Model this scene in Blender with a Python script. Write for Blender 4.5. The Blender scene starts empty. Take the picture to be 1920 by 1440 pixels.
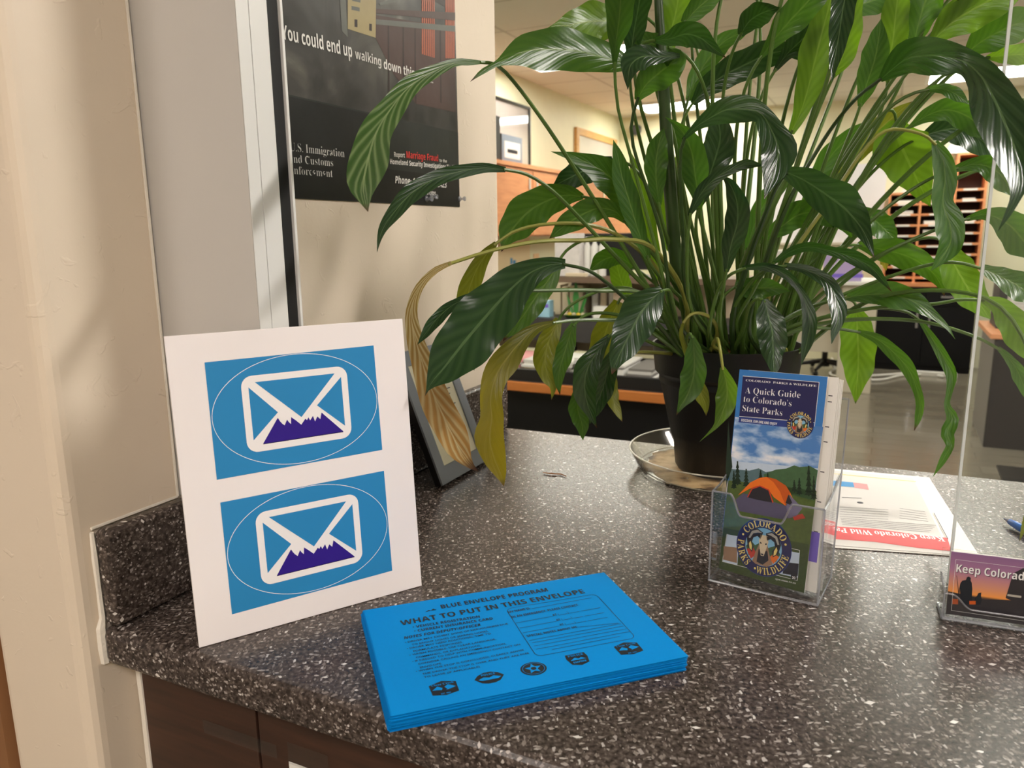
import bpy, bmesh, math, random
import numpy as np
from mathutils import Vector, Matrix
R = random.Random(7)
sc = bpy.context.scene
C = sc.collection
# ------------------------------------------------------------------ camera
F = 1413.91; PITCH = .196781; ROLL = -.0118926; H = .361233
cp, sp = math.cos(PITCH), math.sin(PITCH)
FW = Vector((0, cp, -sp)); RT = Vector((1, 0, 0)); UP = RT.cross(FW)
cr, sr = math.cos(ROLL), math.sin(ROLL)
CR = RT*cr + UP*sr; CU = UP*cr - RT*sr
CAM = Vector((0, 0, H))
cd = bpy.data.cameras.new('camera'); co = bpy.data.objects.new('camera', cd); C.objects.link(co)
cd.sensor_fit = 'HORIZONTAL'; cd.sensor_width = 36; cd.lens = F/1920*36
m = Matrix.Identity(4)
for i in range(3):
    m[i][0] = CR[i]; m[i][1] = CU[i]; m[i][2] = -FW[i]; m[i][3] = CAM[i]
co.matrix_world = m
cd.dof.use_dof = True; cd.dof.focus_distance = .80; cd.dof.aperture_fstop = 10
cd.clip_start = .02
sc.camera = co
Z = Vector((0, 0, 1))

def ray(x, y): return (FW*F + CR*(x-960) - CU*(y-720)).normalized()
def P(x, y, Y): d = ray(x, y); return CAM + d*(Y/d.y)
def PZ(x, y, z): d = ray(x, y); return CAM + d*((z-H)/d.z)
def PPL(x, y, q, nn): d = ray(x, y); return CAM + d*((q-CAM).dot(nn)/d.dot(nn))
# the wall frame: s runs along the poster wall into the office, t out of the wall, z up
AZ = math.radians(26.3)
WS = Vector((math.sin(AZ), math.cos(AZ), 0)); WT = Vector((math.cos(AZ), -math.sin(AZ), 0))
W0 = (PZ(225, 1190, 0) + PZ(945, 800, 0))/2 - WT*.02
W0.z = 0
def W(s, t, z): return W0 + WS*s + WT*t + Z*z
def ST(X): d = X-W0; return d.dot(WS), d.dot(WT), X.z
def PS(x, y, s): return ST(PPL(x, y, W(s, 0, 0), WS))
def PT(x, y, t): return ST(PPL(x, y, W(0, t, 0), WT))
ZF = -1.07; ZC = 1.70

# ------------------------------------------------------------------ materials
def srgb(r, g, b):
    f = lambda c: (c/255/12.92 if c/255 <= .04045 else ((c/255+.055)/1.055)**2.4)
    return (f(r), f(g), f(b), 1)
def new_mat(name):
    m = bpy.data.materials.new(name); m.use_nodes = True
    return m, m.node_tree, m.node_tree.nodes['Principled BSDF']
def mat(name, col, rough=.6, metal=0, spec=.5, coat=0, trans=0, ior=1.45, emit=None, es=1, noise=0, nscale=20, bump=0, bscale=80, alpha=1):
    m, nt, b = new_mat(name)
    b.inputs['Base Color'].default_value = col
    b.inputs['Roughness'].default_value = rough; b.inputs['Metallic'].default_value = metal
    b.inputs['Specular IOR Level'].default_value = spec; b.inputs['Coat Weight'].default_value = coat
    b.inputs['Coat Roughness'].default_value = .1
    b.inputs['Transmission Weight'].default_value = trans; b.inputs['IOR'].default_value = ior
    b.inputs['Alpha'].default_value = alpha
    if emit: b.inputs['Emission Color'].default_value = emit; b.inputs['Emission Strength'].default_value = es
    g = None
    if noise or bump: g = nt.nodes.new('ShaderNodeNewGeometry')
    if noise:
        n = nt.nodes.new('ShaderNodeTexNoise'); n.inputs['Scale'].default_value = nscale; n.inputs['Detail'].default_value = 5
        nt.links.new(g.outputs['Position'], n.inputs['Vector'])
        mx = nt.nodes.new('ShaderNodeMix'); mx.data_type = 'RGBA'
        mx.inputs[6].default_value = tuple(c*(1-noise) for c in col[:3])+(1,); mx.inputs[7].default_value = tuple(min(1, c*(1+noise)) for c in col[:3])+(1,)
        nt.links.new(n.outputs['Fac'], mx.inputs[0]); nt.links.new(mx.outputs[2], b.inputs['Base Color'])
    if bump:
        n = nt.nodes.new('ShaderNodeTexNoise'); n.inputs['Scale'].default_value = bscale; n.inputs['Detail'].default_value = 3
        nt.links.new(g.outputs['Position'], n.inputs['Vector'])
        bp = nt.nodes.new('ShaderNodeBump'); bp.inputs['Strength'].default_value = bump; bp.inputs['Distance'].default_value = .002
        nt.links.new(n.outputs['Fac'], bp.inputs['Height']); nt.links.new(bp.outputs['Normal'], b.inputs['Normal'])
    return m
def N(nt, t, **k):
    n = nt.nodes.new(t)
    for a, v in k.items(): setattr(n, a, v)
    return n
def math_(nt, op, a, b=None, clamp=False):
    n = N(nt, 'ShaderNodeMath', operation=op, use_clamp=clamp)
    for i, x in enumerate((a, b)):
        if x is None: continue
        if isinstance(x, (int, float)): n.inputs[i].default_value = x
        else: nt.links.new(x, n.inputs[i])
    return n.outputs[0]
def mixc(nt, f, a, b):
    n = N(nt, 'ShaderNodeMix', data_type='RGBA')
    for i, x in ((0, f), (6, a), (7, b)):
        if isinstance(x, (tuple, int, float)): n.inputs[i].default_value = x
        else: nt.links.new(x, n.inputs[i])
    return n.outputs[2]
def ramp(nt, fac, stops, interp='LINEAR'):
    n = N(nt, 'ShaderNodeValToRGB'); cr_ = n.color_ramp; cr_.interpolation = interp
    while len(cr_.elements) < len(stops): cr_.elements.new(.5)
    for e, (p, c) in zip(cr_.elements, stops): e.position = p; e.color = c
    nt.links.new(fac, n.inputs[0]); return n.outputs[0]
def wpos(nt, scale=(1, 1, 1), rot=True):
    g = N(nt, 'ShaderNodeNewGeometry'); mp = N(nt, 'ShaderNodeMapping', vector_type='POINT')
    nt.links.new(g.outputs['Position'], mp.inputs['Vector'])
    mp.inputs['Rotation'].default_value = (0, 0, AZ if rot else 0); mp.inputs['Scale'].default_value = scale
    return mp.outputs[0]     # x = t, y = s  (wall frame)

def m_wall(name, col, knock=1):
    m, nt, b = new_mat(name)
    p = wpos(nt)
    n1 = N(nt, 'ShaderNodeTexNoise'); n1.inputs['Scale'].default_value = 9; n1.inputs['Detail'].default_value = 4; nt.links.new(p, n1.inputs[0])
    n2 = N(nt, 'ShaderNodeTexNoise'); n2.inputs['Scale'].default_value = 38; n2.inputs['Detail'].default_value = 2; n2.inputs['Distortion'].default_value = 1.5; nt.links.new(p, n2.inputs[0])
    r = ramp(nt, n2.outputs['Fac'], [(.66, (0, 0, 0, 1)), (.70, (1, 1, 1, 1))])
    n3 = N(nt, 'ShaderNodeTexNoise'); n3.inputs['Scale'].default_value = 260; nt.links.new(p, n3.inputs[0])
    h = math_(nt, 'ADD', math_(nt, 'MULTIPLY', r, .6*knock), math_(nt, 'MULTIPLY', n3.outputs['Fac'], .12))
    h = math_(nt, 'ADD', h, math_(nt, 'MULTIPLY', n1.outputs['Fac'], 1.2))
    bp = N(nt, 'ShaderNodeBump'); bp.inputs['Strength'].default_value = .35; bp.inputs['Distance'].default_value = .0022
    nt.links.new(h, bp.inputs['Height']); nt.links.new(bp.outputs[0], b.inputs['Normal'])
    nt.links.new(mixc(nt, n1.outputs['Fac'], tuple(c*.95 for c in col[:3])+(1,), tuple(min(1, c*1.04) for c in col[:3])+(1,)), b.inputs['Base Color'])
    b.inputs['Roughness'].default_value = .5; b.inputs['Specular IOR Level'].default_value = .35
    return m
M = {}
M['wall'] = m_wall('cream_paint', srgb(226, 212, 192))
M['wall_office'] = m_wall('cream_paint_office_lit', srgb(234, 231, 200), .3)  # same cream paint, its colour yellowed to carry the office light

def m_counter():
    m, nt, b = new_mat('speckled_laminate')
    g = N(nt, 'ShaderNodeNewGeometry')
    ns = N(nt, 'ShaderNodeTexNoise'); ns.inputs['Scale'].default_value = 60; nt.links.new(g.outputs['Position'], ns.inputs[0])
    vm = N(nt, 'ShaderNodeVectorMath', operation='MULTIPLY_ADD')
    nt.links.new(ns.outputs['Color'], vm.inputs[0]); vm.inputs[1].default_value = (.006,)*3; nt.links.new(g.outputs['Position'], vm.inputs[2])
    def chips(scale, thr, size, off, stretch):
        mp = N(nt, 'ShaderNodeMapping'); mp.inputs['Location'].default_value = (off, off*.3, off*.7)
        mp.inputs['Rotation'].default_value = (off*.1, 0, off); mp.inputs['Scale'].default_value = stretch
        nt.links.new(vm.outputs[0], mp.inputs[0])
        v = N(nt, 'ShaderNodeTexVoronoi', distance='MANHATTAN'); v.inputs['Scale'].default_value = scale
        nt.links.new(mp.outputs[0], v.inputs['Vector'])
        sx = N(nt, 'ShaderNodeSeparateColor'); nt.links.new(v.outputs['Color'], sx.inputs[0])
        on = math_(nt, 'GREATER_THAN', sx.outputs[0], thr)
        sz = math_(nt, 'MULTIPLY', sx.outputs[1], size); sz = math_(nt, 'ADD', sz, size*.35)
        ins = math_(nt, 'LESS_THAN', v.outputs['Distance'], sz)
        return math_(nt, 'MULTIPLY', on, ins), sx.outputs[2]
    base = N(nt, 'ShaderNodeTexNoise'); base.inputs['Scale'].default_value = 260; base.inputs['Detail'].default_value = 2; nt.links.new(g.outputs['Position'], base.inputs[0])
    col = ramp(nt, base.outputs['Fac'], [(.35, srgb(44, 37, 34)), (.58, srgb(76, 67, 62)), (.75, srgb(108, 98, 92))])
    for (sc_, th, sz, off, st, c) in ((330, .22, .50, 3.1, (1, .5, 1), ((88, 78, 73), (128, 118, 112))), (290, .48, .44, 7.7, (.5, 1, 1), (((118, 109, 104), (166, 158, 152)))),
                                   (250, .72, .38, 5.3, (1, .45, .8), ((146, 138, 134), (200, 194, 189))), (190, .90, .34, 1.7, (.55, 1, 1), ((184, 178, 174), (232, 228, 224)))):
        f, rr = chips(sc_, th, sz, off, st)
        cc = mixc(nt, rr, srgb(*c[0]), srgb(*c[1])); col = mixc(nt, f, col, cc)
    nt.links.new(col, b.inputs['Base Color'])
    b.inputs['Roughness'].default_value = .24; b.inputs['Specular IOR Level'].default_value = .36
    bn = N(nt, 'ShaderNodeTexNoise'); bn.inputs['Scale'].default_value = 420; nt.links.new(g.outputs['Position'], bn.inputs[0])
    bp = N(nt, 'ShaderNodeBump'); bp.inputs['Strength'].default_value = .12; bp.inputs['Distance'].default_value = .0006
    nt.links.new(bn.outputs['Fac'], bp.inputs['Height']); nt.links.new(bp.outputs[0], b.inputs['Normal'])
    return m
M['counter'] = m_counter()
def m_wood(name, c0, c1, stretch, scale=8, rough=.45, rot=True):
    m, nt, b = new_mat(name); p = wpos(nt, stretch, rot)
    n = N(nt, 'ShaderNodeTexNoise'); n.inputs['Scale'].default_value = scale; n.inputs['Detail'].default_value = 6; n.inputs['Distortion'].default_value = .4
    nt.links.new(p, n.inputs[0]); nt.links.new(ramp(nt, n.outputs['Fac'], [(.3, c0), (.7, c1)]), b.inputs['Base Color'])
    b.inputs['Roughness'].default_value = rough; return m
M['base_wood'] = m_wood('dark_walnut_laminate', srgb(50, 32, 24), srgb(70, 45, 33), (1, 1, 12), 9, .45)
M['orange_wood'] = m_wood('orange_oak', srgb(206, 132, 84), srgb(224, 152, 102), (1, 1, 8), 5)
M['edge_wood'] = m_wood('orange_edge', srgb(176, 104, 46), srgb(192, 118, 58), (1, 1, 8), 5)
M['oak_frame'] = m_wood('light_oak', srgb(196, 146, 82), srgb(216, 168, 100), (1, 1, 6), 8)
def m_floor():
    m, nt, b = new_mat('grey_plank_floor'); p = wpos(nt)
    br = N(nt, 'ShaderNodeTexBrick'); nt.links.new(p, br.inputs['Vector'])
    br.inputs['Scale'].default_value = 1; br.inputs['Brick Width'].default_value = 1.2; br.inputs['Row Height'].default_value = .15; br.inputs['Mortar Size'].default_value = .002
    br.inputs['Color1'].default_value = srgb(142, 136, 122); br.inputs['Color2'].default_value = srgb(112, 106, 94); br.inputs['Mortar'].default_value = srgb(86, 78, 66)
    p2 = wpos(nt, (1.5, 26, 1)); n = N(nt, 'ShaderNodeTexNoise'); n.inputs['Scale'].default_value = 2; n.inputs['Detail'].default_value = 6; nt.links.new(p2, n.inputs[0])
    nt.links.new(mixc(nt, math_(nt, 'MULTIPLY', n.outputs['Fac'], .8), br.outputs['Color'], srgb(104, 96, 82)), b.inputs['Base Color'])
    b.inputs['Roughness'].default_value = .15; return m
M['floor'] = m_floor()
def m_ceiling():
    m, nt, b = new_mat('ceiling_tile'); p = wpos(nt)
    br = N(nt, 'ShaderNodeTexBrick', offset=0.0); nt.links.new(p, br.inputs['Vector'])
    br.inputs['Scale'].default_value = 1; br.inputs['Brick Width'].default_value = 1.22; br.inputs['Row Height'].default_value = .61; br.inputs['Mortar Size'].default_value = .012
    br.inputs['Color1'].default_value = srgb(226, 222, 212); br.inputs['Color2'].default_value = srgb(222, 218, 208); br.inputs['Mortar'].default_value = srgb(196, 190, 180)
    nt.links.new(br.outputs['Color'], b.inputs['Base Color']); b.inputs['Roughness'].default_value = .9; return m
M['ceiling'] = m_ceiling()
M['grey_metal'] = mat('grey_enamel', srgb(190, 188, 184), .42, 0, .5, noise=.02)
M['alu'] = mat('satin_aluminium', srgb(232, 232, 230), .4, .15)
M['alu_dark'] = mat('dark_aluminium', srgb(120, 120, 120), .4, .8)
M['rubber'] = mat('black_rubber', srgb(12, 12, 12), .6)
M['caulk'] = mat('white_caulk', srgb(232, 226, 214), .6, noise=.1, bump=.6, bscale=200)
M['white_board'] = mat('white_foam_board', srgb(238, 232, 232), .62)
M['paper'] = mat('white_paper', srgb(228, 226, 220), .7)
M['paper2'] = mat('grey_white_paper', srgb(206, 203, 198), .7)
M['paper_beige'] = mat('beige_paper', srgb(214, 198, 170), .7)
M['print_blue'] = mat('print_blue', srgb(38, 132, 190), .5)
M['print_purple'] = mat('print_purple', srgb(44, 14, 132), .5)
M['print_white'] = mat('print_white', srgb(240, 236, 236), .55)
M['ink'] = mat('black_ink', srgb(16, 24, 34), .5)
M['ink_soft'] = mat('soft_ink', srgb(60, 60, 66), .6)
M['envelope'] = mat('blue_envelope_paper', srgb(0, 134, 210), .7, spec=.15, noise=.04, nscale=300)
M['envelope_edge'] = mat('blue_envelope_inner', srgb(0, 120, 194), .7, spec=.15)
M['pot'] = mat('black_plastic_pot', srgb(13, 13, 14), .42, bump=.1, bscale=300)
def m_soil():
    m, nt, b = new_mat('potting_soil'); g = N(nt, 'ShaderNodeNewGeometry')
    n = N(nt, 'ShaderNodeTexNoise'); n.inputs['Scale'].default_value = 160; n.inputs['Detail'].default_value = 5; nt.links.new(g.outputs['Position'], n.inputs[0])
    nt.links.new(ramp(nt, n.outputs['Fac'], [(.35, srgb(20, 14, 10)), (.6, srgb(70, 48, 34)), (.75, srgb(130, 90, 60))]), b.inputs['Base Color']); b.inputs['Roughness'].default_value = .9
    bp = N(nt, 'ShaderNodeBump'); bp.inputs['Distance'].default_value = .01; nt.links.new(n.outputs['Fac'], bp.inputs['Height']); nt.links.new(bp.outputs[0], b.inputs['Normal']); return m
M['soil'] = m_soil()
def m_glass(name, rough=.02, tint=(1, 1, 1, 1), fres=1.0, ior=1.49, dirt=0):
    # thin clear plastic: mostly straight-through with a Fresnel reflection
    m = bpy.data.materials.new(name); m.use_nodes = True; nt = m.node_tree; nt.nodes.clear()
    o = N(nt, 'ShaderNodeOutputMaterial'); t = N(nt, 'ShaderNodeBsdfTransparent'); t.inputs[0].default_value = tint
    g = N(nt, 'ShaderNodeBsdfGlossy'); g.inputs['Roughness'].default_value = rough
    lw = N(nt, 'ShaderNodeLayerWeight'); lw.inputs[0].default_value = .5
    f = math_(nt, 'MULTIPLY', math_(nt, 'ADD', math_(nt, 'MULTIPLY', math_(nt, 'POWER', lw.outputs['Facing'], 4.5), .9), .035), fres, True)
    mx = N(nt, 'ShaderNodeMixShader'); nt.links.new(f, mx.inputs[0]); nt.links.new(t.outputs[0], mx.inputs[1]); nt.links.new(g.outputs[0], mx.inputs[2])
    out = mx.outputs[0]
    if dirt:
        d = N(nt, 'ShaderNodeBsdfDiffuse'); d.inputs[0].default_value = (.8, .8, .8, 1)
        gg = N(nt, 'ShaderNodeNewGeometry'); n = N(nt, 'ShaderNodeTexVoronoi'); n.inputs['Scale'].default_value = 45; nt.links.new(gg.outputs['Position'], n.inputs['Vector'])
        sx = N(nt, 'ShaderNodeSeparateColor'); nt.links.new(n.outputs['Color'], sx.inputs[0])
        k = math_(nt, 'MULTIPLY', math_(nt, 'LESS_THAN', n.outputs['Distance'], .045), math_(nt, 'GREATER_THAN', sx.outputs[0], .8))
        k = math_(nt, 'ADD', math_(nt, 'MULTIPLY', k, .6), dirt)
        m2 = N(nt, 'ShaderNodeMixShader'); nt.links.new(k, m2.inputs[0]); nt.links.new(out, m2.inputs[1]); nt.links.new(d.outputs[0], m2.inputs[2]); out = m2.outputs[0]
    nt.links.new(out, o.inputs[0]); return m
M['plexi'] = m_glass('clear_acrylic_screen', .01, (.97, .985, .98, 1), .7, 1.49, .010)
M['plexi_edge'] = mat('acrylic_cut_edge', srgb(228, 236, 236), .25, trans=.15)
M['holder'] = m_glass('clear_holder_plastic', .04, (.975, .98, .985, 1), 1.3)
M['holder_edge'] = mat('holder_edge_plastic', srgb(205, 208, 216), .2, trans=.75, ior=1.3)
M['saucer'] = m_glass('clear_saucer_plastic', .08, (.95, .94, .90, 1), 1.6, 1.5, .03)
M['saucer_edge'] = mat('saucer_rim_plastic', srgb(226, 222, 206), .2, trans=.5, ior=1.3)
def m_silt():
    m, nt, b = new_mat('dried_water_stain'); g = N(nt, 'ShaderNodeNewGeometry')
    n = N(nt, 'ShaderNodeTexNoise'); n.inputs['Scale'].default_value = 34; n.inputs['Detail'].default_value = 5; nt.links.new(g.outputs['Position'], n.inputs[0])
    nt.links.new(ramp(nt, n.outputs['Fac'], [(.34, srgb(92, 70, 48)), (.46, srgb(176, 146, 106)), (.62, srgb(206, 178, 138))]), b.inputs['Base Color']); b.inputs['Roughness'].default_value = .5; return m
M['silt'] = m_silt()

def m_leaf(name, top, top2, tl, midc, tip=None, stripe=0, transl=.42, rough=.3, ybase=None):
    m = bpy.data.materials.new(name); m.use_nodes = True; nt = m.node_tree; b = nt.nodes['Principled BSDF']; o = nt.nodes['Material Output']
    uv = N(nt, 'ShaderNodeUVMap'); uv.uv_map = 'UVMap'; sx = N(nt, 'ShaderNodeSeparateXYZ'); nt.links.new(uv.outputs[0], sx.inputs[0])
    u = sx.outputs[0]; av = math_(nt, 'ABSOLUTE', math_(nt, 'SUBTRACT', math_(nt, 'MULTIPLY', sx.outputs[1], 2), 1))
    # lateral veins curve from the midrib towards the tip
    ph = math_(nt, 'SUBTRACT', math_(nt, 'MULTIPLY', u, 60), math_(nt, 'MULTIPLY', math_(nt, 'POWER', av, .75), 15))
    g = N(nt, 'ShaderNodeNewGeometry'); n = N(nt, 'ShaderNodeTexNoise'); n.inputs['Scale'].default_value = 18; n.inputs['Detail'].default_value = 3; nt.links.new(g.outputs['Position'], n.inputs[0])
    ph = math_(nt, 'ADD', ph, math_(nt, 'MULTIPLY', n.outputs['Fac'], 3.5))
    wv = math_(nt, 'ADD', math_(nt, 'MULTIPLY', math_(nt, 'SINE', ph), .5), .5)
    wv2 = math_(nt, 'MULTIPLY', math_(nt, 'ADD', math_(nt, 'SINE', math_(nt, 'MULTIPLY', ph, 2.7)), 1), .18)
    hgt = math_(nt, 'ADD', wv, wv2)
    mid = math_(nt, 'LESS_THAN', av, .05)
    hgt = math_(nt, 'SUBTRACT', hgt, math_(nt, 'MULTIPLY', mid, .9))
    bp = N(nt, 'ShaderNodeBump'); bp.inputs['Strength'].default_value = .5; bp.inputs['Distance'].default_value = .0004
    nt.links.new(hgt, bp.inputs['Height']); nt.links.new(bp.outputs[0], b.inputs['Normal'])
    n2 = N(nt, 'ShaderNodeTexNoise'); n2.inputs['Scale'].default_value = 9; nt.links.new(g.outputs['Position'], n2.inputs[0])
    col = mixc(nt, ramp(nt, n2.outputs['Fac'], [(.35, (0, 0, 0, 1)), (.65, (1, 1, 1, 1))]), top, top2)
    if stripe: col = mixc(nt, math_(nt, 'MULTIPLY', math_(nt, 'POWER', wv, 3 if stripe < .7 else 1.6), stripe), col, midc)
    else: col = mixc(nt, math_(nt, 'MULTIPLY', wv, .14), col, midc)
    trc = mixc(nt, math_(nt, 'MULTIPLY', wv, .25), tl, tuple(min(1, c*1.5) for c in tl[:3])+(1,))
    cs = col
    if ybase:
        k = ramp(nt, math_(nt, 'ADD', u, math_(nt, 'MULTIPLY', n2.outputs['Fac'], .15)), [(.25, (0, 0, 0, 1)), (.75, (1, 1, 1, 1))])
        col = mixc(nt, k, col, mixc(nt, math_(nt, 'MULTIPLY', math_(nt, 'POWER', wv, 1.6), stripe*.8), ybase, midc)) if stripe else mixc(nt, k, col, ybase); trc = mixc(nt, k, trc, ybase)
    col = mixc(nt, math_(nt, 'MULTIPLY', mid, .7), col, midc)
    if tip:
        k = ramp(nt, math_(nt, 'ADD', u, math_(nt, 'MULTIPLY', math_(nt, 'SUBTRACT', n.outputs['Fac'], .5), .12)), [(tip[0], (0, 0, 0, 1)), (tip[0]+.05, (1, 1, 1, 1))])
        col = mixc(nt, k, col, tip[1]); trc = mixc(nt, k, trc, tip[1])
    nt.links.new(col, b.inputs['Base Color']); b.inputs['Roughness'].default_value = rough; b.inputs['Specular IOR Level'].default_value = .42
    t = N(nt, 'ShaderNodeBsdfTranslucent'); nt.links.new(trc, t.inputs[0])
    mx = N(nt, 'ShaderNodeMixShader'); mx.inputs[0].default_value = transl
    nt.links.new(b.outputs[0], mx.inputs[1]); nt.links.new(t.outputs[0], mx.inputs[2]); nt.links.new(mx.outputs[0], o.inputs[0])
    return m
BR = srgb(74, 42, 26); DK = srgb(30, 18, 12)
M['G'] = m_leaf('green_leaf', srgb(44, 78, 32), srgb(56, 92, 36), srgb(84, 132, 22), srgb(112, 140, 70))
M['D'] = m_leaf('dark_green_leaf', srgb(22, 44, 24), srgb(30, 54, 28), srgb(56, 98, 22), srgb(86, 112, 70), transl=.22, rough=.26)
M['DT'] = m_leaf('dark_green_leaf_burnt_tip', srgb(22, 44, 24), srgb(30, 56, 28), srgb(60, 104, 22), srgb(86, 112, 70), (.95, BR), transl=.26, rough=.26)
M['GT'] = m_leaf('green_leaf_brown_tip', srgb(46, 80, 30), srgb(58, 94, 34), srgb(92, 140, 22), srgb(112, 140, 70), (.93, BR))
M['B'] = m_leaf('light_green_leaf', srgb(78, 116, 34), srgb(92, 130, 38), srgb(116, 158, 26), srgb(150, 176, 84), (.965, DK), transl=.5)
M['O'] = m_leaf('olive_leaf', srgb(92, 100, 26), srgb(108, 112, 30), srgb(132, 142, 22), srgb(144, 150, 70), (.95, BR), transl=.45)
M['Y'] = m_leaf('yellowing_leaf', srgb(70, 84, 28), srgb(104, 106, 28), srgb(120, 120, 22), srgb(170, 160, 80), (.95, BR), transl=.4, ybase=srgb(150, 138, 32))
M['R'] = m_leaf('withered_leaf', srgb(150, 128, 62), srgb(158, 126, 60), srgb(140, 120, 60), srgb(226, 216, 166), (.93, srgb(84, 58, 44)), stripe=.85, transl=.25, rough=.5, ybase=srgb(182, 138, 74))
M['GS'] = m_leaf('striped_green_leaf', srgb(46, 74, 36), srgb(56, 86, 42), srgb(84, 124, 40), srgb(140, 158, 112), (.965, BR), stripe=.55, transl=.3)
M['S'] = mat('leaf_stalk', srgb(78, 106, 44), .35, noise=.25, nscale=30)
M['SY'] = mat('yellow_stalk', srgb(132, 134, 60), .4, noise=.15, nscale=30)
M['SD'] = mat('dark_leaf_stalk', srgb(46, 68, 30), .35, noise=.25, nscale=30)
M['husk'] = mat('dry_husk', srgb(150, 92, 44), .7, noise=.35, nscale=60)
M['black'] = mat('black_laminate', srgb(12, 12, 14), .5, spec=.3)
M['blackm'] = mat('black_plastic', srgb(18, 18, 19), .5)
M['dkgrey'] = mat('dark_grey_plastic', srgb(60, 58, 58), .5)
M['midgrey'] = mat('mid_grey_plastic', srgb(120, 116, 112), .5)
M['beige'] = mat('beige_enamel', srgb(196, 188, 168), .5)
M['chrome'] = mat('brushed_chrome', srgb(214, 216, 218), .25, 1)
M['red'] = mat('red_print', srgb(206, 40, 50), .6); M['pink'] = mat('pink_paper', srgb(214, 150, 150), .7)
M['yellow'] = mat('yellow_print', srgb(232, 200, 70), .6); M['lav'] = mat('lavender_print', srgb(178, 160, 206), .6)
M['violet'] = mat('violet_print', srgb(120, 100, 200), .6); M['cyan'] = mat('pale_blue_print', srgb(160, 206, 226), .6)
M['green'] = mat('green_plastic', srgb(60, 120, 50), .5)
M['pen'] = mat('blue_pen_plastic', srgb(30, 100, 190), .25)
M['matg'] = mat('blue_grey_mat', srgb(120, 128, 140), .7)
M['frame_black'] = mat('black_frame', srgb(16, 14, 14), .35)
M['frame_brown'] = mat('frame_inner_shadowbox', srgb(60, 40, 28), .5)
M['cubby_dark'] = mat('cubby_back', srgb(66, 44, 38), .7)
M['office_glass'] = m_glass('picture_glass', .03, (1, 1, 1, 1), 1.0)

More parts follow.
